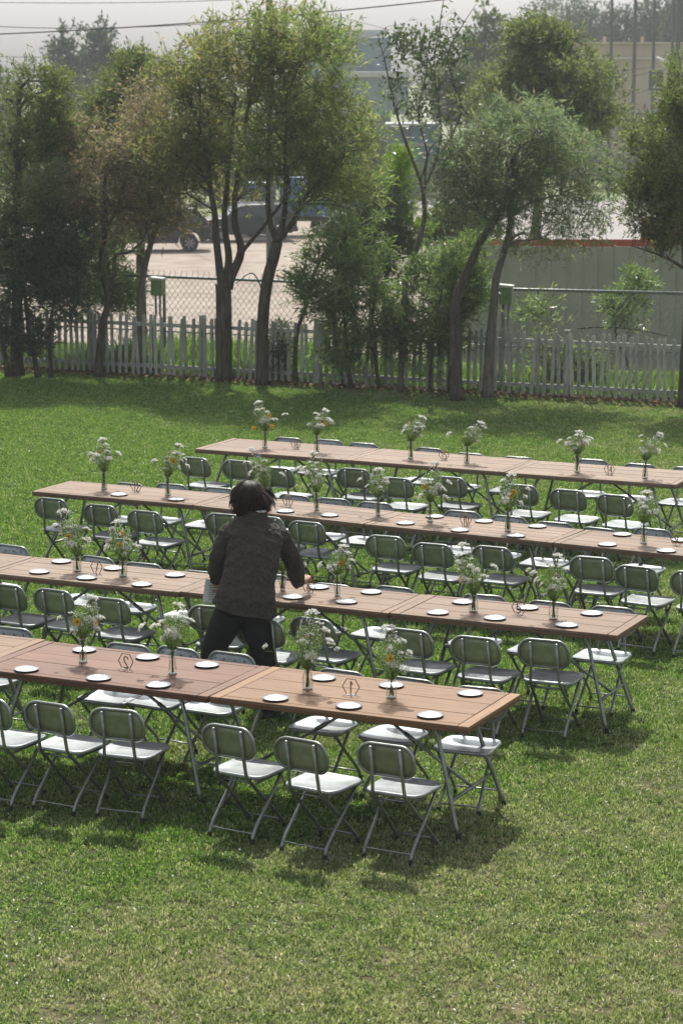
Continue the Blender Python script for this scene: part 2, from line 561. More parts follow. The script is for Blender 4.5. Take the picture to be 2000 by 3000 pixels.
# ---- grass: one stuff object, a tuft patch repeated by geometry nodes
def scatter_modifier(o, name, cx, cy, sx, sy, nx_, ny_, jit, zs=(.8, 1.25), shear=0.0):
    ng = bpy.data.node_groups.new(name, 'GeometryNodeTree')
    ng.interface.new_socket('Geometry', in_out='INPUT', socket_type='NodeSocketGeometry')
    ng.interface.new_socket('Geometry', in_out='OUTPUT', socket_type='NodeSocketGeometry')
    N = ng.nodes
    gi, go = N.new('NodeGroupInput'), N.new('NodeGroupOutput')
    gr = N.new('GeometryNodeMeshGrid')
    for k, v in (('Size X', sx), ('Size Y', sy), ('Vertices X', nx_), ('Vertices Y', ny_)): gr.inputs[k].default_value = v
    sp = N.new('GeometryNodeSetPosition')
    rv = N.new('FunctionNodeRandomValue'); rv.data_type = 'FLOAT_VECTOR'
    rv.inputs[0].default_value = (cx - jit, cy - jit, 0); rv.inputs[1].default_value = (cx + jit, cy + jit, 0)
    iop = N.new('GeometryNodeInstanceOnPoints')
    rr = N.new('FunctionNodeRandomValue'); rr.data_type = 'FLOAT_VECTOR'
    rr.inputs[0].default_value = (0, 0, 0); rr.inputs[1].default_value = (0, 0, 6.283); rr.inputs['Seed'].default_value = 3
    rs = N.new('FunctionNodeRandomValue'); rs.data_type = 'FLOAT_VECTOR'
    rs.inputs[0].default_value = (.95, .95, zs[0]); rs.inputs[1].default_value = (1.1, 1.1, zs[1]); rs.inputs['Seed'].default_value = 9
    L = ng.links.new
    L(gr.outputs['Mesh'], sp.inputs['Geometry']); L(rv.outputs[0], sp.inputs['Offset'])
    L(sp.outputs[0], iop.inputs['Points']); L(gi.outputs[0], iop.inputs['Instance'])
    L(rr.outputs[0], iop.inputs['Rotation']); L(rs.outputs[0], iop.inputs['Scale'])
    L(iop.outputs[0], go.inputs[0])
    o.modifiers.new('scatter', 'NODES').node_group = ng


def blades(n, rad, l0, l1, w0, w1, tilt, seed):
    m = n // 8                                   # blades stand in small tufts
    a = rng.uniform(0, 2 * PI, m); r = rad * np.sqrt(rng.uniform(0, 1, m))
    k = rng.integers(0, m, n)
    P = np.stack([(r * np.cos(a))[k], (r * np.sin(a))[k], rng.uniform(-.004, .006, n)], 1) + rng.normal(0, .011, (n, 3)) * [1, 1, 0]
    th = np.abs(rng.normal(0, tilt, n)).clip(0, 1.45); ph = rng.uniform(0, 2 * PI, n)
    D = np.stack([np.sin(th) * np.cos(ph), np.sin(th) * np.sin(ph), np.cos(th)], 1)
    return leaf_quads(P, D, rng.uniform(l0, l1, n), rng.uniform(w0, w1, n), .06)


gm = lawn_material('lawn_blades', True)
gp = blades(2500, .36, .014, .036, .0055, .0115, 1.05, 1)
grass = link(bpy.data.objects.new('grass', np_mesh('grass', gp, 4, gm)))
tag(grass, 'short mown lawn grass, green with dry straw patches', 'grass', kind='stuff')
scatter_modifier(grass, 'grass_scatter', 0, 24.6, 11.6, 29.6, 30, 74, .14)

# clover heads and pale bits in the lawn
n = 900
P = np.stack([rng.uniform(-4.5, 4.5, n), rng.uniform(11, 36, n), rng.uniform(.03, .05, n)], 1)
cl = link(bpy.data.objects.new('clover_flowers', np_mesh('clover', leaf_quads(P, rng.normal(size=(n, 3)) + [0, 0, .3], .016, .016), 4, M['petal_white'])))
tag(cl, 'tiny white clover flowers dotted over the lawn', 'clover', kind='stuff')

# tall weeds between picket fence and wire fence
n = 26000
x = rng.uniform(-7, 7, n); off = rng.uniform(.15, 2.6, n)
y = 40.33 - .4267 * (x + 5.73) + off
h = np.where((x > -3.7) & (x < .2), 1.0, .55) * rng.uniform(.25, .75, n) * (.75 + .35 * np.sin(x * 3.1) * np.sin(off * 2.7))
P = np.stack([x, y, np.zeros(n)], 1)
D = np.stack([rng.normal(0, .28, n), rng.normal(0, .28, n), np.ones(n)], 1)
M['weeds'] = leafmat('tall_weeds', [(.09, .19, .02, 1), (.15, .27, .04, 1), (.24, .33, .08, 1)], .55, .5, 1.2)
weeds = link(bpy.data.objects.new('tall_weeds', np_mesh('weeds', leaf_quads(P, D, h, rng.uniform(.012, .035, n), .1), 4, M['weeds'])))
tag(weeds, 'bright green tall weeds between the picket fence and the wire fence', 'weeds', kind='stuff')

# fallen leaves at the foot of the fence
n = 5200
x = rng.uniform(-6.5, 6.5, n)
y = 40.33 - .4267 * (x + 5.73) + np.abs(rng.normal(0, .42, n)) * -1 + .25
P = np.stack([x, y, rng.uniform(.012, .05, n)], 1)
D = rng.normal(size=(n, 3)) * [1, 1, .3]
M['litter'] = leafmat('leaf_litter', [(.07, .045, .02, 1), (.17, .10, .05, 1), (.30, .19, .11, 1)], .1, .8, 2)
tag(link(bpy.data.objects.new('fallen_leaves', np_mesh('litter', leaf_quads(P, D, rng.uniform(.04, .10, n), rng.uniform(.02, .05, n), .05), 4, M['litter']))),
    'brown fallen leaves along the foot of the picket fence', 'leaf litter', kind='stuff')

# ---------------------------------------------------------------- picket fence
FD = Vector((.9198, -.3925, 0))          # direction of the fence line, left to right
FN = Vector((.3925, .9198, 0))
FA = math.atan2(FD.y, FD.x)
F0 = Vector((-6.6, 40.33 + .4267 * .87, 0))
pf = empty('picket_fence', F0, FA)
tag(pf, 'weathered white picket fence along the back of the lawn', 'fence')
pm = []
for k in range(5):
    b_ = MB()
    w, t, hh = .05 + .006 * random.random(), .022, .97 + .05 * random.random()
    sl = random.uniform(-.006, .006)
    b_.rings([[(-w / 2 + o_, -t / 2, z), (w / 2 + o_, -t / 2, z), (w / 2 + o_, t / 2, z), (-w / 2 + o_, t / 2, z)] for z, o_ in ((.03, 0), (hh * .5, sl), (hh - .012, 0))] +
             [[(-w / 2 + .008, -t / 2 + .004, hh), (w / 2 - .008, -t / 2 + .004, hh), (w / 2 - .008, t / 2 - .004, hh), (-w / 2 + .008, t / 2 - .004, hh)]])
    pm.append(b_.mesh('picket', M['picket']))
flen = 13.4
k = 0
sx = .05
while sx < flen:
    o = link(bpy.data.objects.new('picket', pm[k % 5 if random.random() < .6 else random.randrange(5)]), pf)
    o.location = (sx, random.uniform(-.004, .004), random.uniform(-.02, .015))
    o.rotation_euler = (random.gauss(0, .02), random.gauss(0, .032), random.gauss(0, .08))
    sx += .113 + random.gauss(0, .006)
    k += 1
for z in (.17, .85):
    MB().bbox((flen / 2, .034, z), (flen, .035, .06)).build('rail', M['picket'], pf)
sx = .6
while sx < flen:
    MB().bbox((sx, .10, .5), (.09, .09, 1.06)).build('post', M['picket'], pf)
    sx += 2.05
# the odd leaning post in front
bp = empty('leaning_post', (-.36, 37.93, 0), FA)
tag(bp, 'single pale wooden post leaning in front of the picket fence', 'post')
MB().rings([[(-.045 + o_, -.03, z), (.045 + o_, -.03, z), (.045 + o_, .03, z), (-.045 + o_, .03, z)] for z, o_ in ((0, -.03), (.5, 0), (.98, .04))]).build('post_shaft', M['picket'], bp)
MB().bbox((.042, 0, .995), (.1, .07, .03)).build('post_top', M['picket'], bp)

# ---------------------------------------------------------------- chain link fence
cf = empty('chain_link_fence', F0 + FN * 1.25, FA)
tag(cf, 'wire chain link fence with top tube behind the picket fence', 'fence')
CH = 1.53
MB().tube([(0, 0, CH), (4, 0, CH - .01), (9, 0, CH - .02), (13.6, 0, CH + .03)], .024, 8).build('top_rail', M['rail'], cf, True)
MB().tube([(0, 0, .62), (6, 0, .60), (13.6, 0, .64)], .012, 6).build('middle_wire', M['rail'], cf, True)
for sx in (.4, 3.4, 6.4, 9.4, 12.4):
    MB().tube([(sx, .03, -.1), (sx, .03, CH + .02)], .028, 8).build('post', M['rail'], cf, True)
mb = MB()
pitch = .105
nw = int(13.6 / pitch)
rows_ = int((CH - .05) / (pitch * .62))
for i in range(nw):
    pts = []
    for j in range(rows_ + 2):
        z = .06 + j * pitch * .62
        pts.append((i * pitch + (pitch * .5 if j % 2 else -.0) * (1 if 1 else 0) + random.gauss(0, .002), .012 if j % 2 else -.012, z))
    mb.tube(pts, .0042, 3, False)
    # twisted barb ends that stick up over the tube
    top = pts[-1]
    mb.tube([top, (top[0] + .018, 0, CH + .06), (top[0] + (.03 if i % 2 else -.012), 0, CH + .10)], .004, 3, False)
    mb2 = pts
for i in range(nw):
    pts = [(i * pitch + (-pitch * .5 if j % 2 else 0), -.012 if j % 2 else .012, .06 + j * pitch * .62) for j in range(rows_ + 2)]
    mb.tube(pts, .0042, 3, False)
tag(mb.build('wire_mesh', M['chain'], cf), kind='stuff')


# ---------------------------------------------------------------- utility boxes on conduits
def utility_box(base, h, label):
    r = empty('utility_box', base, FA + .15)
    tag(r, label, 'utility box', 'utility boxes on the fence')
    MB().bbox((0, 0, h + .0), (.2, .16, .26), .012).build('cabinet', M['box_green'], r)
    lid = MB().prism([(-.115, -.02), (.115, -.02), (.115, .012), (-.115, .03)], .2, Matrix.Translation((0, 0, h + .15))).build('lid', M['box_lid'], r)
    MB().bbox((.05, -.085, h), (.02, .012, .05), .003).build('latch', M['conduit'], r)
    for s in (-1, 1):
        MB().tube([(s * .04, 0, h - .12), (s * .035, 0, h - .42), (s * .045, 0, h - .5), (s * .09, -.02, h - .6), (s * .09, -.03, .3), (s * .09, -.03, -.05)], .02, 8).build('conduit', M['conduit'], r, True)
    return r


b1 = at(462, 842, 40.2)
utility_box((b1.x, 40.2, 0), b1.z, 'small green utility box left of the big forked tree trunk')
b2 = at(1482, 866, 37.15)
utility_box((b2.x, 37.15, 0), b2.z, 'small green utility box beside the right leaning tree trunks')

# ---------------------------------------------------------------- sheet metal fences
def sheet_fence(name, label, x0, x1, Y, ztops, zb, mat, w=.93, ribs=3, dz=0.0):
    r = empty(name, (x0, Y, zb))
    tag(r, label, 'fence')
    n_ = int((x1 - x0) / w)
    for i in range(n_):
        zt = ztops(x0 + i * w) - zb
        prof = []
        step = w / ribs
        for q in range(ribs):
            a = i * w + q * step
            prof += [(a - .006 if q == 0 else a + .004, 0), (a + step - .045, 0), (a + step - .036, -.022), (a + step - .014, -.022), (a + step - .002, 0)]
        V = [(px_, py_, 0) for px_, py_ in prof] + [(px_, py_, zt) for px_, py_ in prof]
        k_ = len(prof)
        F = [(j, j + 1, k_ + j + 1, k_ + j) for j in range(k_ - 1)]
        V += [(px_, py_ + .012, 0) for px_, py_ in prof] + [(px_, py_ + .012, zt) for px_, py_ in prof]
        F += [(2 * k_ + j + 1, 2 * k_ + j, 3 * k_ + j, 3 * k_ + j + 1) for j in range(k_ - 1)]
        F += [(k_ + j, k_ + j + 1, 3 * k_ + j + 1, 3 * k_ + j) for j in range(k_ - 1)]
        MB().add(V, F).build('panel', mat, r)
    MB().bbox((n_ * w / 2, .035, .5), (n_ * w, .04, .05)).build('rail', M['conduit'], r)
    return r


sheet_fence('sheet_metal_fence', 'grey ribbed sheet metal fence behind the wire fence', 1.72, 9.5, 48.0, lambda x: 1.54 + .02 * math.sin(x), -1.0, M['grey_sheet'])
sheet_fence('sheet_metal_fence', 'rust red sheet metal fence showing over the grey one', 2.6, 9.0, 56.0, lambda x: 1.16 if x < 6.2 else 1.66, -1.7, M['red_sheet'], .86, 4)


# ---------------------------------------------------------------- vehicles
def wheel(parent, x, y, r, w=.2):
    o = MB().lathe([(r * .62, -w / 2), (r * .93, -w / 2), (r, -w / 2 + .03), (r, w / 2 - .03), (r * .93, w / 2), (r * .62, w / 2)], 24)
    o.v = [(a, c, b_) for a, b_, c in o.v]
    t = o.build('wheel', M['tyre'], parent, True)
    t.location = (x, y, r)
    h_ = MB().lathe([(.001, -.02), (r * .2, -.03), (r * .62, -.01), (r * .64, w * .3)], 20)
    h_.v = [(a, -w / 2 + .02 + c, b_) for a, b_, c in h_.v]
    h_.build('rim', M['tyre'], t, True)
    sp_ = MB()
    for k in range(7):
        a = k * 2 * PI / 7
        sp_.box((math.cos(a) * r * .36, -w / 2 - .012, math.sin(a) * r * .36), (r * .52, .03, .05), 0, Matrix.Rotation(-a, 3, 'Y'))
    sp_.build('spokes', M['hub'], t)
    return t


def loft_car(prof, hw, tuck):
    """prof: side outline (x,z); body widths follow height"""
    V = []
    zs = [p[1] for p in prof]
    zmax = max(zs)
    n_ = len(prof)
    for s in (-1, 1):
        for x, z in prof:
            V.append((x, s * (hw - tuck * max(0, (z - .95)) / max(.01, zmax - .95)), z))
    F = [tuple(range(n_ - 1, -1, -1)), tuple(range(n_, 2 * n_))]
    F += [(i, (i + 1) % n_, n_ + (i + 1) % n_, n_ + i) for i in range(n_)]
    return MB().add(V, F)


def suv(loc, rz, label, paint, scale=1.0, group=None):
    r = empty('parked_car', loc, rz)
    r.scale = (scale,) * 3
    tag(r, label, 'car', group)
    prof = [(-2.2, .45), (-2.28, .62), (-2.25, .92), (-2.1, 1.02), (-1.15, 1.12), (-.45, 1.62), (-.1, 1.70), (1.2, 1.72), (1.75, 1.66), (2.15, 1.15), (2.25, .9), (2.22, .5), (1.9, .36),
            (1.85, .55), (1.7, .72), (1.45, .78), (1.2, .72), (1.05, .55), (1.0, .34), (-.95, .34), (-1.0, .55), (-1.15, .72), (-1.4, .78), (-1.65, .72), (-1.8, .55), (-1.85, .36)]
    b_ = loft_car(prof, .92, .2).build('body', paint, r)
    bv = b_.modifiers.new('b', 'BEVEL'); bv.width = .04; bv.segments = 2; bv.limit_method = 'ANGLE'
    for s in (-1, 1):
        for nm, poly in (('window', [(-.95, 1.14), (-.38, 1.56), (.1, 1.62), (.1, 1.14)]), ('window', [(.18, 1.14), (.18, 1.62), (.95, 1.62), (1.0, 1.14)]), ('window', [(1.08, 1.14), (1.03, 1.62), (1.55, 1.58), (1.85, 1.16)])):
            V = [(x, s * (.92 - .2 * max(0, z - .95) / .77 + .006), z) for x, z in poly]
            MB().add(V, [tuple(range(len(V))) if s < 0 else tuple(range(len(V) - 1, -1, -1))]).build(nm, M['glassdark'], r)
        MB().bbox((-.6, s * 1.0, 1.16), (.12, .16, .12), .03).build('mirror', paint, r)
        MB().bbox((-2.12, s * .68, .86), (.2, .36, .14), .03).build('headlight', M['chrome'], r)
        MB().bbox((2.12, s * .74, 1.02), (.16, .22, .26), .03).build('tail_light', M['lamp_red'], r)
        MB().bbox((.55, s * .62, 1.745), (1.9, .04, .035), .01).build('roof_rail', M['chrome'], r)
        for x in (-1.4, 1.45):
            w_ = wheel(r, x, s * .82, .34)
            if s > 0: w_.rotation_euler = (0, 0, PI)
    MB().add([(-1.09, -.74, 1.15), (-.49, -.70, 1.585), (-.49, .70, 1.585), (-1.09, .74, 1.15)], [(0, 1, 2, 3)]).build('windscreen', M['glassdark'], r).location = (-.012, 0, .012)
    MB().bbox((-2.27, 0, .52), (.12, 1.7, .22), .04).build('bumper', paint, r)
    MB().bbox((2.25, 0, .56), (.12, 1.7, .24), .04).build('bumper', paint, r)
    return r


suv((-7.45, 95.5, -1.79), .10, 'dark parked off-roader on the dirt lot behind the left trees', M['carblack'])
suv((-4.0, 101.5, -1.79), .25, 'second dark parked car half hidden behind the forked tree', M['carblack'], .9)
suv((18.1, 126.5, -1.78), 1.2, 'blue car with pale roof at the right edge behind the tree', M['carblue'], .88)


def truck(loc, rz):
    r = empty('blue_truck', loc, rz)
    tag(r, 'blue flatbed truck with tall cab parked behind the trees', 'truck')
    b_ = loft_car([(-2.6, .5), (-2.66, 1.0), (-2.6, 1.35), (-2.3, 2.25), (-2.1, 2.32), (-1.25, 2.32), (-1.2, .5), (-1.55, .5), (-1.65, .85), (-1.95, .95), (-2.25, .85), (-2.35, .5)], .95, .12)
    c_ = b_.build('cab', M['truckblue'], r)
    bv = c_.modifiers.new('b', 'BEVEL'); bv.width = .05; bv.segments = 2; bv.limit_method = 'ANGLE'
    for s in (-1, 1):
        V = [(x, s * (.95 - .12 * max(0, z - .95) / 1.37 + .006), z) for x, z in ((-2.3, 1.4), (-2.12, 2.1), (-1.5, 2.1), (-1.45, 1.4))]
        MB().add(V, [(0, 1, 2, 3) if s < 0 else (3, 2, 1, 0)]).build('window', M['glassdark'], r)
        MB().tube([(-2.5, s * .95, 1.5), (-2.62, s * 1.12, 1.52), (-2.62, s * 1.12, 1.8)], .015, 6).build('mirror_arm', M['cable'], r)
        MB().bbox((-2.62, s * 1.14, 1.75), (.06, .16, .3), .02).build('mirror', M['carblack'], r)
        MB().bbox((-2.62, s * .7, .85), (.08, .3, .18), .02).build('headlight', M['chrome'], r)
        for x in (-1.95, 1.0, 1.75):
            wheel(r, x, s * .8, .40, .25).rotation_euler = (0, 0, PI if s > 0 else 0)
    MB().add([(-2.59, -.85, 1.45), (-2.33, -.8, 2.2), (-2.33, .8, 2.2), (-2.59, .85, 1.45)], [(0, 1, 2, 3)]).build('windscreen', M['glassdark'], r).location = (-.01, 0, 0)
    MB().bbox((.9, 0, .72), (4.2, .8, .16), .02).build('chassis', M['carblack'], r)
    MB().bbox((1.0, 0, .92), (4.3, 2.0, .1), .02).build('bed', M['truckblue'], r)
    for k in range(3):
        for s in (-1, 1):
            MB().bbox((-.45 + 1.43 * k, s * .98, 1.18), (1.38, .04, .42), .01).build('side_board', M['truckblue'], r)
    MB().bbox((-.98, 0, 1.65), (.06, 1.95, 1.4), .02).build('headboard', M['truckblue'], r)
    MB().bbox((-.2, .1, 1.75), (1.1, 1.3, 1.5), .05).build('blue_tank', M['carblue'], r, )
    return r


truck((-1.9, 105.0, -1.79), .06)


# ---------------------------------------------------------------- buildings
def wall_boxes(parent, name, mat, x0, x1, z0, z1, y, d, openings):
    """front wall as blocks around rectangular openings, so that windows are real holes"""
    xs_ = sorted({x0, x1} | {o_[0] for o_ in openings} | {o_[1] for o_ in openings})
    mb_ = MB()
    for a, b_ in zip(xs_, xs_[1:]):
        ops = sorted([o_ for o_ in openings if o_[0] <= a + 1e-6 and o_[1] >= b_ - 1e-6], key=lambda o_: o_[2])
        z = z0
        for o_ in ops:
            if o_[2] > z: mb_.box(((a + b_) / 2, y, (z + o_[2]) / 2), (b_ - a, d, o_[2] - z))
            z = o_[3]
        if z1 > z: mb_.box(((a + b_) / 2, y, (z + z1) / 2), (b_ - a, d, z1 - z))
    return mb_.build(name, mat, parent)


Yb = 180.0
fx = lambda px: (px - 1000) / FPX * Yb / .985
pz = lambda py, Y: at(1000, py, Y).z
bld = empty('beige_house', (0, Yb, 0))
tag(bld, 'two storey beige rendered house with flat roof at upper right', 'house')
zt, zb_ = pz(128, Yb), -.9
win = (fx(1872), fx(1913), pz(264, Yb), pz(206, Yb))
dr1 = (fx(1829), fx(1855), -.35, pz(366, Yb))
dr2 = (fx(1856), fx(1879), -.35, pz(364, Yb))
win2 = (fx(1700), fx(1738), pz(264, Yb), pz(206, Yb))
wall_boxes(bld, 'wall', M['beige'], fx(1610), fx(2160), zb_, zt, 0, .3, [win, dr1, dr2, win2])
MB().box(((fx(1610) + fx(2160)) / 2, 6.2, (zt + zb_) / 2 - .1), (fx(2160) - fx(1610) - .1, 11.5, zt - zb_ - .3)).build('house_body', M['beige'], bld)
MB().bbox(((fx(1610) + fx(2160)) / 2, -.25, pz(170, Yb)), (fx(2160) - fx(1610), .25, .16), .02).build('ledge', M['ledge'], bld)
MB().bbox(((fx(1610) + fx(2160)) / 2, -.7, pz(325, Yb)), (fx(2160) - fx(1610), 1.2, .2), .02).build('canopy', M['ledge'], bld)
MB().bbox(((fx(1610) + fx(2160)) / 2, -.18, zt + .06), (fx(2160) - fx(1610) + .2, .5, .14), .02).build('parapet_cap', M['beige'], bld)
for w_, nm in ((win, 'window'), (win2, 'window')):
    o = MB().box(((w_[0] + w_[1]) / 2, .08, (w_[2] + w_[3]) / 2), (w_[1] - w_[0], .03, w_[3] - w_[2])).build('window', M['glassdark'], bld)
    for q in range(3):
        MB().box((w_[0] + (w_[1] - w_[0]) * q / 2, .05, (w_[2] + w_[3]) / 2), (.06, .05, w_[3] - w_[2])).build('window_bar', M['conduit'], o)
    MB().bbox(((w_[0] + w_[1]) / 2, -.2, w_[2] - .06), (w_[1] - w_[0] + .3, .2, .1), .01).build('sill', M['ledge'], o)
MB().box(((dr1[0] + dr1[1]) / 2, .06, (dr1[2] + dr1[3]) / 2), (dr1[1] - dr1[0], .04, dr1[3] - dr1[2])).build('dark_doorway', M['glassdark'], bld)
MB().bbox(((dr2[0] + dr2[1]) / 2, -.02, (dr2[2] + dr2[3]) / 2), (dr2[1] - dr2[0], .06, dr2[3] - dr2[2]), .01).build('teal_door', M['teal'], bld)
ph = MB().box(((fx(1575) + fx(1668)) / 2, 3.0, (zt + pz(95, Yb)) / 2), (fx(1668) - fx(1575), 4, pz(95, Yb) - zt)).build('roof_room', M['peach'], bld)
MB().bbox(((fx(1570) + fx(1682)) / 2, 2.8, pz(90, Yb)), (fx(1682) - fx(1570), 4.8, .22), .02).build('roof_slab', M['peach'], ph)
for px_ in (1745, 1852, 1985):
    MB().tube([(fx(px_), .1, zt), (fx(px_), .1, zt + .55)], .12, 6).build('roof_stub', M['beige'], bld)
rw = empty('retaining_wall', (0, 165, 0))
tag(rw, 'grey block retaining wall below the beige house', 'wall')
for k in range(9):
    MB().bbox((16.0 + k * 2.4, 0, -.9), (2.38, .3, 1.9), .03).build('wall_panel', M['wallgrey'], rw)
    MB().bbox((14.85 + k * 2.4, -.05, -.87), (.24, .42, 2.02), .02).build('pier', M['wallgrey'], rw)

bb = empty('blue_grey_hall', (0, 220, 0))
tag(bb, 'tall blue grey hall with pale roof behind the big tree', 'building')
gx = lambda px: (px - 1000) / FPX * 220 / .985
MB().box(((gx(900) + gx(1126)) / 2, 0, (pz(112, 220) - 2) / 2), (gx(1126) - gx(900), 10, pz(112, 220) + 2)).build('wall', M['bluegrey'], bb)
V = [(gx(895), -5.4, pz(112, 220)), (gx(1060), -5.4, pz(114, 220)), (gx(1130), -5.4, pz(96, 220)), (gx(1130), 5.4, pz(96, 220)), (gx(895), 5.4, pz(112, 220)), (gx(895), -5.4, pz(86, 220)), (gx(1060), -5.4, pz(90, 220)), (gx(1130), -5.4, pz(90, 220)), (gx(1130), 5.4, pz(90, 220)), (gx(895), 5.4, pz(86, 220))]
MB().add(V, [(0, 1, 6, 5), (1, 2, 7, 6), (2, 3, 8, 7), (3, 4, 9, 8), (4, 0, 5, 9), (5, 6, 7, 8, 9), (4, 3, 2, 1, 0)]).build('roof', M['paleroof'], bb)
MB().box((gx(1129), -5.06, (pz(112, 220) - 2) / 2), (.5, .3, pz(100, 220) + 2)).build('downpipe', M['bluegrey'], bb)
an = MB().box(((gx(1000) + gx(1180)) / 2, -9, pz(270, 220)), (gx(1180) - gx(1000), 6, 3.6)).build('annex', M['bluegrey'], bb)
MB().bbox(((gx(1000) + gx(1185)) / 2, -9, pz(218, 220)), (gx(1185) - gx(1000), 6.6, .5), .05).build('annex_roof', M['paleroof'], an)

bs = empty('blue_shed', (0, 150, 0))
tag(bs, 'low shed with blue and teal walls seen through the bare tree', 'shed')
hx = lambda px: (px - 1000) / FPX * 150 / .985
MB().box(((hx(1195) + hx(1275)) / 2, 0, (pz(366, 150) - 1.8) / 2), (hx(1275) - hx(1195), 4, pz(366, 150) + 1.8)).build('blue_wall', M['blue_wall'], bs)
MB().box(((hx(1130) + hx(1193)) / 2, .3, (pz(372, 150) - 1.8) / 2), (hx(1193) - hx(1130), 4, pz(372, 150) + 1.8)).build('teal_wall', M['bluegrey'], bs)
MB().bbox(((hx(1125) + hx(1280)) / 2, -.1, pz(362, 150)), (hx(1280) - hx(1125), 4.6, .14), .02).build('roof', M['paleroof'], bs)
MB().bbox(((hx(1130) + hx(1275)) / 2, -2.3, pz(420, 150)), (hx(1275) - hx(1130), .4, .18), .02).build('bench_ledge', M['ledge'], bs)

# ---------------------------------------------------------------- poles, lamp, cables
pole_at = {}
for px_, w_, Y, nm, lb in ((1764, .17, 140, 'tall_pole', 'leftmost of the tall grey poles before the beige house'), (1830, .20, 138, 'tall_pole', 'second tall grey pole from the left before the beige house'),
                       (1884, .18, 138, 'tall_pole', 'tall grey pole crossing the window of the beige house'), (1937, .16, 137, 'tall_pole', 'slim dark pole just left of the thick pole at right'),
                       (1953, .27, 139, 'utility_pole', 'thick concrete utility pole carrying the street lamp'), (1996, .16, 138, 'tall_pole', 'tall grey pole at the right edge of the picture'),
                       (796, .28, 84, 'utility_pole', 'concrete utility pole rising out of the big tree crown')):
    X = (px_ - 1000) / FPX * Y / .985
    r = empty(nm, (X, Y, -1.8)); tag(r, lb, 'pole')
    tp = 14.5 if Y > 100 else 10.4
    MB().tube([(0, 0, -.2), (0, 0, tp * .5), (0, 0, tp)], [w_ * .55, w_ * .5, w_ * .42], 12).build('shaft', M['pole'], r, True)
    MB().lathe([(w_ * .5, tp), (w_ * .42, tp + .08), (.01, tp + .1)], 10).build('cap', M['conduit'], r, True)
    if nm == 'utility_pole':
        MB().bbox((0, -.12, tp - .7), (1.9, .09, .11), .01).build('crossarm', M['conduit'], r)
        for q in (-.85, -.45, .45, .85):
            MB().lathe([(.02, tp - .65), (.05, tp - .6), (.03, tp - .55), (.05, tp - .5), (.02, tp - .44)], 8, (q, -.12, 0)).build('insulator', M['ledge'], r, True)
    for q in (4.5, 7):
        MB().tube([(-w_ * .52, -w_ * .52, q), (w_ * .52, -w_ * .52, q)], .02, 5).build('band', M['conduit'], r)
    pole_at[px_] = X
lp = empty('street_lamp', (pole_at[1953], 138.5, pz(205, 138.5)))
tag(lp, 'white street lamp head on an arm of the thick pole', 'street lamp')
ax = (1888 - 1953) / FPX * 138.5
MB().tube([(0, .3, -.1), (ax * .35, 0, .25), (ax * .62, 0, .5)], .035, 6).build('arm', M['conduit'], lp, True)
MB().rings([[(ax * k_ + 0, w2 * math.cos(a), .5 + (.62 - k_) * -.55 + h2 * math.sin(a)) for a in [2 * PI * i / 10 for i in range(10)]] for k_, w2, h2 in ((.55, .03, .03), (.62, .1, .07), (.8, .15, .1), (.95, .14, .08), (1.0, .05, .03))]).build('lamp_head', M['white_paint'], lp, True)


def cable(label, pts, r, Y0, Y1, sag=.3):
    a, b_ = at(*pts[0], Y0), at(*pts[-1], Y1)
    if len(pts) == 3:
        m_ = at(*pts[1], (Y0 + Y1) / 2)
        P_ = [a.lerp(m_, t).lerp(m_.lerp(b_, t), t) + (m_ - (a + b_) / 2) * (2 * t * (1 - t)) for t in [i / 16 for i in range(17)]]
    else:
        P_ = [a.lerp(b_, t) - Vector((0, 0, sag * 4 * t * (1 - t))) for t in [i / 16 for i in range(17)]]
    o = MB().tube(P_, r, 5).build('power_cable', M['cable'], None, True)
    tag(o, label, 'cable', 'overhead cables')


cable('thick dark cable crossing the whole sky from lower left to upper right', [(-60, 101), (640, 60), (1330, -6)], .016, 60, 60)
cable('faint cable just above the thick one at upper left', [(-60, 73), (320, 80), (796, 55)], .014, 86, 84)
cable('topmost cable close to the upper left corner', [(-60, 5), (400, 6), (790, -8)], .012, 90, 84)
cable('lower of the faint cables left of the dark far trees', [(-60, 160), (60, 166), (160, 164)], .02, 150, 150)
cable('slack cable sloping down left from the utility pole behind the big tree', [(785, -2), (560, 130), (380, 190)], .022, 84, 120)
cable('faint cable running down right from the utility pole, upper one', [(800, 2), (960, 40), (1180, 96)], .012, 84, 130)
cable('faint cable running down right from the utility pole, lower one', [(800, 28), (960, 80), (1180, 140)], .012, 84, 130)
cable('upper of the cables in front of the beige house', [(1600, 222), (1800, 207), (2050, 180)], .018, 132, 132)
cable('middle cable in front of the beige house', [(1600, 255), (1800, 232), (2050, 175)], .018, 131, 131)
cable('lowest slack cable in front of the beige house', [(1600, 312), (1820, 285), (1960, 225)], .02, 133, 136)

# ================================================================ trees and shrubs
def smooth_path(pts, n=4):
    """Catmull-Rom through control points"""
    P = [Vector(p) for p in pts]
    P = [P[0] * 2 - P[1]] + P + [P[-1] * 2 - P[-2]]
    out = []
    for i in range(1, len(P) - 2):
        a, b, c, d = P[i - 1:i + 3]
        for k in range(n):
            t = k / n
            out.append(.5 * ((2 * b) + (c - a) * t + (2 * a - 5 * b + 4 * c - d) * t * t + (3 * b - a - 3 * c + d) * t ** 3))
    out.append(P[-2])
    return out


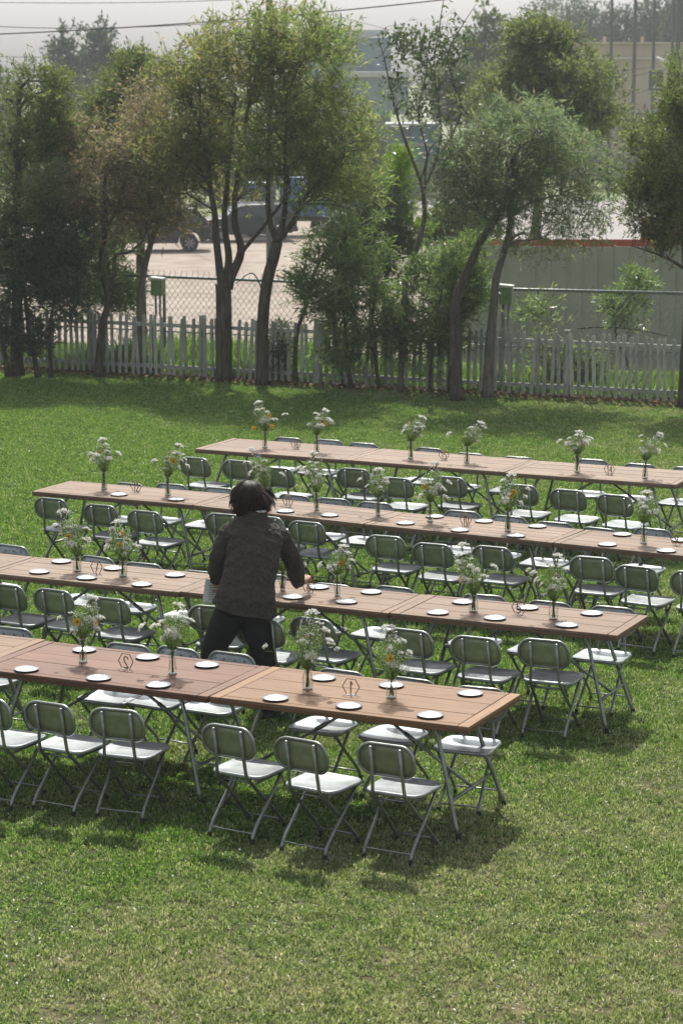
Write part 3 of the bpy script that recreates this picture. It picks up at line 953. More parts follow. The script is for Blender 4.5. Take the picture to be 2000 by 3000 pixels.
def plant(name, label, cat, base, stems, blobs, leaf, counts=(14, 70, 300), per=40, L=(.06, .11), W=(.012, .022), spread=.16,
          droop=0.0, bark='bark', twig_r=.008, up=.25, seed=1, group=None, shell=.55, crown='crown', tube_n=8, lumps=12, sprigs=4, core=.45):
    """stems: list of (points, radius0, radius1); blobs: crown ellipsoids (centre, radii, weight)"""
    rs = np.random.default_rng(seed)
    root = empty(name, base)
    tag(root, label, cat, group)
    B = Vector(base)
    extra = []
    for c0, r0, w0 in blobs:            # smaller clumps sit on each crown mass and break its outline
        for q in range(lumps):
            d = unit(rs.normal(size=(1, 3)))[0]
            d[2] = d[2] * .8 + .15
            k = rs.uniform(.22, .48)
            extra.append((tuple(np.array(c0) + d * np.array(r0) * rs.uniform(.80, 1.12)), tuple(np.array(r0) * k), w0 * .16))
    blobs = [(c0, r0, w0 * core) for c0, r0, w0 in blobs] + extra
    wood = MB()
    nodes, nrad = [], []
    for pts, r0, r1 in stems:
        sp = smooth_path([Vector(p) - B for p in pts], 5)
        rr = [r0 + (r1 - r0) * (i / (len(sp) - 1)) ** .8 for i in range(len(sp))]
        sp = [p + Vector((noise.noise(p * 2.3), noise.noise(p * 2.3 + Vector((9, 3, 1))), 0)) * r0 * .35 if i else p for i, p in enumerate(sp)]
        if rr[0] > .03: rr[0] *= 1.25
        wood.tube(sp, rr, tube_n)
        k0 = len(sp) // 3
        nodes += [tuple(p) for p in sp[k0:]]; nrad += rr[k0:]
    tr = wood.build('trunk', M[bark], root, True)
    nodes = np.array(nodes); nrad = np.array(nrad)
    wts = np.array([b[2] for b in blobs], float); wts /= wts.sum()
    C = np.array([np.array(b[0]) - np.array(base) for b in blobs]); Rr = np.array([b[1] for b in blobs])
    twigs = MB()
    tips, tipdir = [], []

    def sample(n, lo, hi):
        k = rs.choice(len(blobs), n, p=wts)
        d = unit(rs.normal(size=(n, 3)))
        r = rs.uniform(lo ** 2, hi ** 2, n) ** .5
        return C[k] + d * Rr[k] * r[:, None]

    for lvl, n in enumerate(counts):
        pts = sample(n, (.1, .3, shell)[lvl], (.6, .85, 1.0)[lvl])
        newn, newr = [], []
        for p in pts:
            d = nodes - p
            cost = np.linalg.norm(d, axis=1) + np.maximum(0, d[:, 2] + .1) * 1.3
            j = int(np.argmin(cost))
            a = Vector(nodes[j]); b = Vector(p)
            ln = (b - a).length
            if ln < .05: continue
            m1 = a.lerp(b, .35) + Vector((rs.normal() * .08, rs.normal() * .08, up * .35)) * ln
            m2 = a.lerp(b, .7) + Vector((rs.normal() * .07, rs.normal() * .07, up * .25)) * ln
            if droop: b = b - Vector((0, 0, droop * ln * .6))
            seg = [a, m1, m2, b]
            r0 = min(nrad[j] * .75, (.045, .02, twig_r)[lvl] * (.6 + ln * .35)) if lvl < 2 else min(nrad[j] * .8, twig_r)
            rr = [r0, r0 * .8, r0 * .6, max(.0025, r0 * .35)]
            twigs.tube(seg, rr, (6, 4, 3)[lvl], False)
            for q, rq in ((m1, rr[1]), (m2, rr[2]), (b, rr[3])):
                newn.append(tuple(q)); newr.append(rq)
            if lvl == 2 or (lvl == 1 and rs.random() < .5):
                tips.append((tuple(m2), tuple(b)))
        if newn:
            nodes = np.concatenate([nodes, np.array(newn)]); nrad = np.concatenate([nrad, np.array(newr)])
    twigs.build('branches', M[bark], root, True)
    if per and tips:
        # every twig end carries a few leafy sprigs; the gaps between them stay open
        T = np.array(tips)
        ns = sprigs
        m = len(T) * ns
        si = np.repeat(np.arange(len(T)), ns)
        ax = unit(T[si, 1] - T[si, 0])
        S0 = T[si, 0] + (T[si, 1] - T[si, 0]) * rs.uniform(.0, 1.0, (m, 1)) + rs.normal(0, spread * .55, (m, 3))
        SD = unit(ax * .6 + rs.normal(0, .55, (m, 3)) + [0, 0, up * 1.3 - droop * 2.2])
        SL = rs.uniform(.7, 1.5, m) * spread * 2.2
        nl = max(3, int(per / ns))
        n = m * nl
        idx = np.repeat(np.arange(m), nl)
        t = rs.uniform(.05, 1.0, n)
        bend = np.array([0, 0, -.35 * (droop + .12)])
        P = S0[idx] + SD[idx] * (SL[idx] * t)[:, None] + bend * ((SL[idx] * t) ** 2 / np.maximum(SL[idx], .05))[:, None] + rs.normal(0, .006, (n, 3))
        D = SD[idx] * .75 + rs.normal(0, .6, (n, 3)) + [0, 0, -droop * .8]
        V = leaf_quads(P, D, rs.uniform(*L, n), rs.uniform(*W, n), .08)
        stem = leaf_quads(S0, SD, SL * 1.05, np.full(m, .006 if spread < .2 else .02))
        link(bpy.data.objects.new(crown, np_mesh(crown, np.concatenate([V, stem]), 4, M[leaf])), root)
    return root


M['leaf_olive'] = leafmat('olive_leaves', [(0.114, 0.147, 0.068, 1), (0.189, 0.229, 0.098, 1), (0.265, 0.276, 0.130, 1), (0.341, 0.256, 0.169, 1)], 0.60)
M['leaf_green'] = leafmat('fresh_green_leaves', [(0.118, 0.181, 0.068, 1), (0.193, 0.267, 0.107, 1), (0.281, 0.344, 0.151, 1), (0.344, 0.287, 0.190, 1)], 0.58)
M['leaf_brown'] = leafmat('russet_olive_leaves', [(0.123, 0.139, 0.083, 1), (0.193, 0.197, 0.121, 1), (0.296, 0.226, 0.190, 1), (0.401, 0.262, 0.265, 1)], 0.55)
M['leaf_dark'] = leafmat('dark_evergreen_leaves', [(0.056, 0.087, 0.068, 1), (0.097, 0.138, 0.088, 1), (0.160, 0.201, 0.113, 1)], 0.40)
M['leaf_conifer'] = leafmat('conifer_green', [(0.086, 0.120, 0.070, 1), (0.149, 0.190, 0.092, 1), (0.297, 0.341, 0.118, 1)], 0.45)
M['leaf_lime'] = leafmat('lime_green_leaves', [(0.089, 0.168, 0.029, 1), (0.178, 0.283, 0.048, 1), (0.267, 0.373, 0.075, 1)], 0.60)
M['leaf_willow'] = leafmat('drooping_leaves', [(0.109, 0.164, 0.104, 1), (0.154, 0.227, 0.143, 1), (0.215, 0.275, 0.183, 1), (0.291, 0.251, 0.234, 1)], .52)
M['leaf_oleander'] = leafmat('long_glossy_leaves', [(0.099, 0.170, 0.070, 1), (0.185, 0.260, 0.118, 1), (0.322, 0.401, 0.198, 1)], 0.50, .35)
M['leaf_far'] = leafmat('far_foliage', [(0.034, 0.057, 0.034, 1), (0.052, 0.078, 0.041, 1), (0.071, 0.098, 0.048, 1)], 0.40)
M['leaf_far2'] = leafmat('far_green_foliage', [(0.052, 0.086, 0.025, 1), (0.081, 0.115, 0.034, 1), (0.115, 0.144, 0.046, 1)], 0.45)


def S(pts, Y, dy=0.0):
    """stem through measured points; dy lets the stem lean in depth on its way up"""
    n = len(pts)
    return [at(px, py, Y + dy * i / max(1, n - 1)) for i, (px, py) in enumerate(pts)]


def E(px, py, rx, rz, Y, ry=None, w=1.0):
    """crown ellipsoid from measured centre and half sizes (photo px)"""
    k = Y / FPX
    return (tuple(at(px, py, Y)), (rx * k, (ry if ry else (rx * k * .9)), rz * k), w)


def gnd(px, py):
    p = at(px, py, 10); d = p - Vector((0, 0, CAM_H))
    return Vector((0, 0, CAM_H)) + d * (-CAM_H / d.z)


# -- big forked tree
b = gnd(657, 1119); Y = b.y
plant('forked_tree', 'big round tree with dark trunk forking low into three stems', 'tree', b,
      [([b] + S([(655, 980), (655, 870), (652, 830)], Y), .135, .12),
       (S([(652, 842), (640, 760), (628, 640), (612, 520), (590, 380)], Y, -.4), .075, .03),
       (S([(658, 842), (668, 760), (660, 640), (672, 480), (690, 280)], Y, .3), .075, .025),
       (S([(664, 842), (704, 735), (688, 640), (700, 500), (735, 260)], Y, .1), .085, .025),
       (S([(702, 742), (740, 700), (790, 640), (850, 560)], Y, -.3), .04, .02)],
      [E(580, 400, 130, 150, Y, 1.0, 1.2), E(690, 290, 150, 190, Y, 1.1, 1.6), E(780, 190, 120, 150, Y, 1.1, 1.3), E(600, 230, 100, 110, Y, .8, .9), E(660, 490, 190, 100, Y, 1.0, 1.0), E(520, 480, 90, 90, Y, .8, .5), E(590, 600, 150, 55, Y, .9, .4)],
      'leaf_olive', (30, 190, 640), 26, (.08, .15), (.016, .028), .13, 0, 'bark', .009, .55, 21)
# -- big tree right of it
b = gnd(768, 1131); Y = b.y
plant('slender_tree', 'tall round tree with one leaning dark trunk right of the forked tree', 'tree', b,
      [([b] + S([(768, 1000), (775, 870), (800, 750), (812, 708)], Y), .10, .085),
       (S([(812, 712), (790, 640), (786, 540), (790, 380), (800, 220)], Y, .3), .055, .02),
       (S([(812, 712), (836, 600), (835, 420), (850, 260)], Y, -.2), .055, .02),
       (S([(812, 706), (855, 655), (885, 590), (935, 530), (1000, 470)], Y, -.5), .05, .018),
       (S([(775, 862), (740, 800), (690, 830)], Y, -.3), .014, .006)],
      [E(890, 260, 125, 180, Y, 1.1, 1.5), E(975, 420, 115, 140, Y, 1.1, 1.4), E(850, 125, 110, 85, Y, .9, .9), E(840, 440, 190, 120, Y, 1.0, 1.2), E(1000, 510, 110, 85, Y, .9, .8), E(960, 590, 110, 50, Y, .8, .35)],
      'leaf_green', (30, 190, 640), 26, (.08, .15), (.016, .028), .13, .05, 'bark', .009, .45, 22)
# -- small russet tree
b = gnd(287, 1106); Y = b.y
plant('small_tree', 'small russet leaved tree with thin crooked trunk at left', 'tree', b,
      [([b] + S([(300, 960), (315, 880), (300, 790), (296, 735), (312, 660), (305, 560), (320, 450)], Y), .075, .022),
       (S([(318, 850), (336, 800), (338, 748), (382, 736), (425, 690), (440, 600)], Y, -.3), .032, .012),
       (S([(312, 670), (350, 590), (370, 500)], Y, .2), .03, .012)],
      [E(320, 430, 130, 100, Y, .9, 1.5), E(290, 530, 120, 100, Y, .9, 1.2), E(400, 520, 90, 110, Y, .8, .9), E(350, 640, 130, 55, Y, .7, .6)],
      'leaf_brown', (22, 130, 480), 26, (.06, .12), (.014, .025), .10, .15, 'bark', .005, .25, 23)
# -- second trunk at left centre
b = gnd(414, 1090); Y = b.y
plant('straight_tree', 'tree with pale straight trunk between the russet tree and forked tree', 'tree', b,
      [([b] + S([(416, 960), (410, 880), (424, 780), (442, 705), (468, 640), (480, 540), (490, 400)], Y), .085, .025),
       (S([(440, 712), (420, 620), (410, 520)], Y, .3), .03, .012)],
      [E(490, 420, 100, 150, Y, .9, 1.3), E(440, 330, 80, 90, Y, .9, .8), E(520, 570, 110, 90, Y, .9, .9), E(450, 630, 120, 60, Y, .8, .7)],
      'leaf_brown', (20, 120, 430), 26, (.06, .12), (.014, .025), .11, .05, 'bark_grey', .005, .3, 24)
# -- dense conifer mass at the left edge
b = Vector((-5.3, 39.2, 0)); Y = 39.2
plant('dense_tree', 'dense dark conifer filling the left edge of the picture', 'tree', b,
      [([b] + [b + Vector((.05, 0, 1.5)), b + Vector((.1, .1, 3.2)), b + Vector((.15, 0, 4.6))], .12, .03), (S([(40, 780), (110, 720), (180, 690)], Y, -.3), .05, .02)],
      [E(70, 370, 140, 150, Y, 1.1, 1.5), E(70, 530, 190, 140, Y, 1.2, 1.6), E(120, 290, 60, 80, Y, .7, .5), E(60, 700, 170, 130, Y, 1.0, 1.3), E(190, 620, 110, 90, Y, .8, .6)],
      'leaf_conifer', (24, 150, 760), 46, (.06, .11), (.013, .022), .11, 0, 'bark', .005, .5, 25)
b = Vector((-3.6, 43.5, gz(-3.6, 43.5))); Y = 43.5
plant('dense_tree', 'bushy conifer with pointed tips behind the russet tree', 'tree', b,
      [([b] + [b + Vector((0, 0, 2)), b + Vector((.05, .1, 3.6)), b + Vector((0, 0, 4.6))], .11, .02)],
      [E(370, 300, 70, 100, Y, .8, 1.2), E(425, 260, 40, 90, Y, .6, .7), E(350, 420, 110, 110, Y, 1.0, 1.4), E(370, 210, 22, 50, Y, .4, .3), E(300, 330, 45, 60, Y, .6, .4)],
      'leaf_conifer', (16, 90, 460), 44, (.06, .11), (.013, .024), .11, 0, 'bark', .005, .5, 26)
# -- leafy shrubs at the left, hanging over the fence
b = Vector((-4.9, 38.9, 0)); Y = 38.9
plant('dark_shrub', 'large dark leafy shrub spilling over the picket fence at far left', 'shrub', b,
      [([b] + S([(80, 940), (70, 800)], Y), .05, .02), ([b + Vector((.2, 0, 0))] + S([(150, 930), (180, 790)], Y), .04, .015), ([b + Vector((-.5, .1, 0))] + S([(-10, 900), (-20, 760)], Y), .05, .02)],
      [E(60, 800, 130, 150, Y, .6, 1.5), E(170, 830, 80, 110, Y, .5, .8), E(30, 960, 110, 70, Y, .45, .5), E(150, 720, 100, 80, Y, .6, .7)],
      'leaf_dark', (18, 90, 460), 44, (.07, .13), (.018, .030), .11, .1, 'bark', .005, .25, 27)
b = Vector((-4.2, 40.9, 0)); Y = 40.9
plant('oleander_shrub', 'bright long leaved shrub behind the thin crooked trunk', 'shrub', b,
      [([b] + S([(260, 920), (250, 760)], Y), .035, .012), ([b + Vector((.2, 0, 0))] + S([(310, 930), (330, 860)], Y), .03, .012)],
      [E(260, 740, 90, 90, Y, .5, 1.2), E(300, 850, 90, 70, Y, .5, 1.0), E(350, 880, 40, 50, Y, .4, .3), E(220, 850, 90, 80, Y, .5, .7)],
      'leaf_oleander', (14, 70, 300), 32, (.09, .16), (.016, .026), .10, .05, 'bark', .005, .3, 28)

# -- leaning thin tree and shrubs in the middle
b = gnd(864, 1125); Y = b.y
plant('leaning_tree', 'thin crooked sapling leaning right in the middle of the fence', 'tree', b,
      [([b] + S([(868, 990), (900, 880), (925, 790), (960, 725), (1010, 690), (1060, 660)], Y), .045, .015), (S([(925, 790), (935, 720), (905, 690)], Y, -.2), .018, .006), (S([(962, 724), (1000, 740), (1040, 745)], Y, .2), .016, .006)],
      [E(930, 740, 45, 50, Y, .5, .8), E(1010, 690, 70, 45, Y, .5, 1.0), E(1060, 640, 60, 50, Y, .5, .7)],
      'leaf_oleander', (8, 30, 70), 20, (.07, .12), (.012, .02), .09, .05, 'bark', .005, .3, 29)
b = gnd(815, 1118); Y = b.y
plant('round_shrub', 'small round dark shrub at the foot of the slender tree', 'shrub', b,
      [([b, b + Vector((0, 0, .3)), b + Vector((.03, 0, .55))], .02, .008)],
      [E(815, 1045, 42, 78, Y, .25, 1.0)], 'leaf_dark', (8, 30, 130), 30, (.05, .09), (.014, .024), .07, 0, 'bark', .004, .3, 30)
b = Vector((.15, 37.45, 0)); Y = 37.45
plant('oleander_shrub', 'broad leafy thicket over the picket fence in the middle', 'shrub', b,
      [([b] + S([(1010, 960), (990, 820)], Y), .035, .012), ([b + Vector((.45, 0, 0))] + S([(1090, 960), (1110, 800)], Y), .035, .012), ([b + Vector((-.1, .1, 0))] + S([(980, 980), (970, 880)], Y), .03, .01)],
      [E(1000, 860, 110, 110, Y, .5, 1.4), E(1080, 960, 120, 120, Y, .45, 1.2), E(1010, 1010, 60, 90, Y, .4, .7), E(1040, 760, 80, 70, Y, .5, .6)],
      'leaf_oleander', (18, 90, 420), 34, (.08, .15), (.015, .026), .10, .05, 'bark', .005, .3, 31)
b = Vector((1.35, 36.95, 0)); Y = 36.95
plant('oleander_shrub', 'leafy thicket with bright tips between the leaning trunks', 'shrub', b,
      [([b] + S([(1270, 980), (1300, 820)], Y), .035, .012), ([b + Vector((.3, .1, 0))] + S([(1330, 960), (1370, 800)], Y), .03, .012)],
      [E(1280, 880, 100, 110, Y, .45, 1.2), E(1370, 760, 70, 60, Y, .5, .7), E(1260, 1020, 90, 90, Y, .4, .8), E(1385, 880, 45, 80, Y, .45, .45)],
      'leaf_oleander', (18, 80, 380), 34, (.08, .15), (.015, .026), .10, .05, 'bark', .005, .3, 32)
# -- lime conifer
b = Vector((.75, 41.0, 0)); Y = 41.0
plant('lime_conifer', 'feathery conifer with bright lime tip in the middle', 'tree', b,
      [([b] + S([(1130, 860), (1145, 660), (1165, 480)], Y), .07, .012)],
      [E(1165, 515, 34, 65, Y, .35, .6), E(1160, 610, 70, 65, Y, .5, .9), E(1195, 690, 55, 70, Y, .4, .6)],
      'leaf_lime', (12, 70, 300), 46, (.04, .07), (.008, .014), .09, 0, 'bark', .004, .6, 33)
b = Vector((.45, 40.6, 0)); Y = 40.6
plant('dark_conifer', 'dark shaggy conifer under the lime tipped one', 'tree', b,
      [([b] + S([(1090, 860), (1100, 700), (1110, 580)], Y), .06, .012)],
      [E(1100, 640, 75, 90, Y, .7, 1.0), E(1130, 760, 100, 90, Y, .7, 1.1), E(1070, 730, 70, 70, Y, .6, .6)],
      'leaf_dark', (14, 80, 360), 44, (.06, .10), (.012, .020), .11, .05, 'bark', .004, .4, 34)
# -- bare tree with few big leaves
b = gnd(1172, 1150); Y = b.y
bt = plant('bare_tree', 'nearly bare tree with thin stems reaching the top edge', 'tree', b,
      [([b] + S([(1180, 950), (1190, 820), (1215, 740), (1242, 640), (1240, 555)], Y), .05, .035),
       (S([(1240, 560), (1228, 520), (1190, 420), (1160, 330), (1145, 260), (1130, 190), (1105, 100)], Y, -.3), .032, .006),
       (S([(1232, 525), (1250, 450), (1225, 330), (1250, 200), (1230, 110)], Y, .2), .022, .005),
       (S([(1240, 556), (1275, 470), (1290, 370), (1270, 200), (1290, 60), (1300, -5)], Y, .2), .03, .005),
       (S([(1275, 470), (1330, 380), (1350, 300), (1310, 170), (1350, 80), (1395, 10)], Y, -.2), .024, .004),
       (S([(1240, 558), (1262, 430), (1330, 405), (1370, 400)], Y, .3), .018, .005)],
      [E(1200, 230, 80, 150, Y, .6, 1.0), E(1290, 280, 80, 150, Y, .6, 1.1), E(1300, 110, 90, 100, Y, .6, .5), E(1180, 130, 60, 60, Y, .5, .3)],
      'leaf_dark', (16, 70, 110), 4, (.07, .11), (.025, .045), .09, .25, 'bark_grey', .005, .5, 35)
# leaves coloured pale to stand for sunlight glinting off them
M['leaf_pale'] = leafmat('leaf_sun_glints', [(.45, .46, .42, 1), (.62, .62, .58, 1)], .3, .35)
rs = np.random.default_rng(5)
n = 260
P = np.array([tuple(at(rs.normal(1245, 55), rs.normal(300, 85), Y + rs.normal(0, .3)) - b) for _ in range(n)])
link(bpy.data.objects.new('pale_leaves', np_mesh('pale_leaves', leaf_quads(P, rs.normal(size=(n, 3)) * [1, 1, .25], rs.uniform(.07, .12, n), rs.uniform(.035, .055, n), .1), 4, M['leaf_pale'])), bt)

# -- the two leaning trees on the right with drooping crowns
b = gnd(1341, 1176); Y = b.y
plant('leaning_tree', 'dark leaning tree with drooping crown, left of the right pair', 'tree', b,
      [([b] + S([(1332, 1030), (1335, 890), (1368, 790), (1412, 700), (1445, 655), (1475, 600), (1500, 530)], Y), .095, .03),
       (S([(1440, 662), (1400, 615), (1350, 600)], Y, -.4), .02, .008), (S([(1470, 610), (1440, 540), (1400, 480)], Y, .3), .025, .01)],
      [E(1440, 480, 120, 110, Y, 1.0, 1.3), E(1400, 580, 110, 60, Y, .9, .8), E(1500, 400, 110, 90, Y, 1.0, 1.0), E(1370, 510, 60, 80, Y, .8, .5)],
      'leaf_willow', (28, 150, 380), 24, (.08, .15), (.013, .022), .13, .18, 'bark', .005, .2, 36)
b = gnd(1427, 1166); Y = b.y
plant('leaning_tree', 'grey trunked tree with drooping crown, right of the right pair', 'tree', b,
      [([b] + S([(1435, 1020), (1445, 890), (1458, 790), (1488, 690), (1492, 600), (1488, 500)], Y), .09, .03),
       (S([(1482, 715), (1520, 705), (1570, 700), (1600, 690)], Y, -.4), .022, .008), (S([(1490, 630), (1560, 590), (1640, 570)], Y, -.2), .025, .01), (S([(1490, 640), (1530, 560), (1570, 480)], Y, .3), .03, .012)],
      [E(1590, 420, 120, 100, Y, 1.0, 1.3), E(1690, 500, 100, 110, Y, .9, 1.2), E(1600, 560, 150, 90, Y, 1.0, 1.2), E(1690, 640, 80, 80, Y, .8, .6), E(1560, 700, 90, 40, Y, .6, .25), E(1540, 360, 80, 60, Y, .8, .5)],
      'leaf_willow', (30, 160, 450), 24, (.08, .15), (.013, .022), .13, .18, 'bark_grey', .005, .2, 37)
# -- big dark evergreen behind
b = Vector((4.6, 58, gz(4.6, 58))); Y = 58.0
plant('evergreen_tree', 'large dense dark evergreen standing behind the drooping pair', 'tree', b,
      [([b, b + Vector((0, 0, 2.5)), b + Vector((.2, 0, 5)), b + Vector((.1, 0, 7))], .2, .04)],
      [E(1560, 290, 130, 110, Y, 1.5, 1.5), E(1650, 250, 110, 110, Y, 1.4, 1.2), E(1570, 170, 70, 80, Y, 1.0, .8), E(1720, 330, 90, 90, Y, 1.2, 1.0), E(1450, 310, 75, 80, Y, 1.0, .8), E(1650, 370, 160, 70, Y, 1.3, 1.0), E(1540, 110, 35, 35, Y, .6, .3), E(1640, 160, 40, 50, Y, .7, .35)],
      'leaf_conifer', (26, 150, 820), 44, (.10, .18), (.024, .040), .15, 0, 'bark', .008, .5, 38)
# -- evergreen at the right edge
b = gnd(2003, 1195); Y = b.y
plant('edge_tree', 'dark evergreen at the right edge with low sweeping branches', 'tree', b,
      [([b] + S([(2008, 1050), (2015, 880), (2010, 760), (2000, 600), (1990, 420)], Y), .10, .04),
       (S([(2010, 790), (1960, 760), (1900, 735), (1850, 720)], Y, -.2), .03, .006), (S([(2008, 720), (1950, 640), (1880, 610)], Y, .2), .035, .01), (S([(1998, 560), (1930, 500), (1880, 470)], Y, -.2), .03, .01)],
      [E(1960, 430, 100, 120, Y, .9, 1.3), E(2000, 300, 60, 90, Y, .8, .8), E(1920, 620, 80, 70, Y, .8, 1.0), E(1980, 680, 90, 80, Y, .8, 1.0), E(1870, 560, 40, 40, Y, .5, .35), E(1960, 560, 80, 80, Y, .8, .8)],
      'leaf_conifer', (20, 110, 560), 46, (.06, .10), (.014, .024), .10, 0, 'bark', .005, .45, 39)
# -- oleander leaning in front of the grey fence, bushes behind the pickets
b = Vector((4.7, 38.4, 0)); Y = 38.4
plant('oleander_shrub', 'oleander leaning before the grey sheet fence at right', 'shrub', b,
      [([b] + S([(1800, 960), (1840, 890), (1870, 840)], Y), .03, .01), (S([(1690, 962), (1760, 958), (1860, 965), (1960, 985)], Y), .016, .008)],
      [E(1870, 850, 45, 55, Y, .35, 1.0), E(1810, 910, 50, 45, Y, .35, .9), E(1840, 960, 60, 25, Y, .3, .3)],
      'leaf_oleander', (8, 30, 80), 26, (.09, .15), (.016, .026), .08, .05, 'bark', .005, .4, 40)
b = Vector((3.35, 37.95, 0)); Y = 37.95
plant('low_shrub', 'low green bush behind the right part of the picket fence', 'shrub', b,
      [([b, b + Vector((0, 0, .3)), b + Vector((.05, 0, .7))], .02, .008)],
      [E(1640, 1050, 75, 60, Y, .35, 1.0), E(1710, 1080, 60, 50, Y, .3, .6), E(1570, 920, 45, 50, Y, .3, .3)],
      'leaf_oleander', (8, 30, 110), 26, (.09, .15), (.016, .028), .1, .05, 'bark', .004, .3, 41)


# -- far trees
def far_tree(label, px, py, rx, rz, Y, leaf, seed, n=(8, 30, 110), per=40, size=(.25, .42), kind='far_tree', blobs=None):
    x = (px - 1000) / FPX * Y
    b = Vector((x, Y, -1.8))
    bl = blobs or [E(px, py, rx, rz, Y, rx * Y / FPX, 1.0), E(px - rx * .45, py + rz * .35, rx * .6, rz * .6, Y, None, .6), E(px + rx * .45, py + rz * .3, rx * .6, rz * .6, Y, None, .6), E(px, py - rz * .3, rx * .5, rz * .75, Y, None, .6)]
    top = at(px, py - rz * .5, Y)
    plant(kind, label, 'bush' if kind == 'far_bush' else 'tree', b, [([b, b.lerp(top, .4), b.lerp(top, .75), top], .16 * Y / 120, .04)], bl, leaf, n, per, size, (size[0] * .4, size[1] * .42), .3 * Y / 120, 0, 'bark', .02, .4, seed, 'bushes around the lot' if kind == 'far_bush' else 'trees in the far background')


far_tree('dark far tree at upper left, left of the pair', 205, 230, 45, 110, 170, 'leaf_far', 51)
far_tree('dark far tree at upper left, tallest of the pair', 292, 220, 40, 105, 172, 'leaf_far', 52)
far_tree('low dark far tree under the pair at upper left', 250, 320, 90, 70, 160, 'leaf_far', 53)
far_tree('dark far tree behind the conifer tips left of the big crown', 440, 260, 90, 70, 165, 'leaf_far', 54)
far_tree('far green tree right of the blue grey hall', 1420, 180, 110, 110, 150, 'leaf_far2', 55)
far_tree('far tree between the hall and the dark evergreen', 1320, 290, 90, 90, 145, 'leaf_far2', 56)
far_tree('far tree behind the roof room of the beige house', 1710, 120, 75, 60, 215, 'leaf_far', 57)
far_tree('far tree behind the beige house roof, middle one', 1810, 110, 70, 65, 218, 'leaf_far', 58)
far_tree('far tree behind the beige house roof, right one', 1925, 90, 80, 85, 216, 'leaf_far', 59)
far_tree('far tree in the upper right corner', 2010, 70, 55, 80, 212, 'leaf_far', 60)
far_tree('bare far tree with grey twigs above the evergreen', 1665, 110, 75, 120, 225, 'leaf_far', 61, (14, 70, 200), 1)
far_tree('bare far tree with few leaves beside the roof room', 1590, 100, 60, 90, 228, 'leaf_far', 62, (12, 60, 150), 2)
for i, (px_, py_, rx_, rz_, Yy, lb) in enumerate(((-40, 420, 160, 170, 128, 'dark thicket tree behind the left edge conifer'), (180, 470, 130, 150, 130, 'dark thicket tree behind the russet tree'), (420, 480, 130, 150, 132, 'dark thicket tree behind the straight trunk'),
                                                 (640, 440, 130, 160, 134, 'dark thicket tree behind the forked tree'), (860, 440, 130, 150, 136, 'dark thicket tree behind the slender tree'), (1060, 470, 100, 110, 138, 'dark thicket tree behind the lime conifer'))):
    far_tree(lb, px_, py_, rx_, rz_, Yy, 'leaf_far2' if i % 2 else 'leaf_far', 70 + i, (10, 40, 150), 42, (.22, .4))
for i, (px_, py_, rx_, rz_, Yy, lb) in enumerate(((230, 640, 80, 28, 118, 'sunny green bush at the left end of the dirt lot'), (1820, 575, 60, 20, 150, 'low dark bush below the retaining wall'), (1180, 560, 90, 60, 128, 'green bush beyond the lime conifer'),
                                                 (1330, 520, 90, 70, 142, 'green bush beyond the bare tree'), (1330, 672, 90, 22, 60, 'low sunny bush at the left end of the red fence'), (980, 620, 90, 40, 118, 'green bush behind the tail of the truck'))):
    far_tree(lb, px_, py_, rx_, rz_, Yy, 'leaf_far2', 80 + i, (6, 26, 90), 36, (.16, .3), 'far_bush')

# ================================================================ the tables and what stands on them
TABLES = {
    'T3': (-3.150, 16.961, -0.4251, 1.824, 0.911),
    'T2': (-1.504, 16.159, -0.4464, 1.824, 0.911),
    'T1': (0.157, 15.390, -0.4372, 1.824, 0.911),
    'T7': (-1.937, 19.371, -0.4435, 1.804, 0.735),
    'T6': (-0.300, 18.610, -0.4521, 1.804, 0.735),
    'T5': (1.338, 17.845, -0.4340, 1.804, 0.735),
    'T12': (-2.050, 23.348, -0.4478, 1.864, 0.706),
    'T11': (-0.418, 22.448, -0.5520, 1.864, 0.706),
    'T10': (1.193, 21.498, -0.5052, 1.864, 0.706),
    'T9': (2.831, 20.585, -0.5198, 1.864, 0.706),
    'T16': (-0.593, 26.231, -0.4488, 1.826, 0.887),
    'T15': (1.057, 25.434, -0.4666, 1.826, 0.887),
    'T14': (2.696, 24.614, -0.4334, 1.826, 0.887),
    'T8': (-3.576, 20.150, -0.4435, 1.804, 0.735),
}
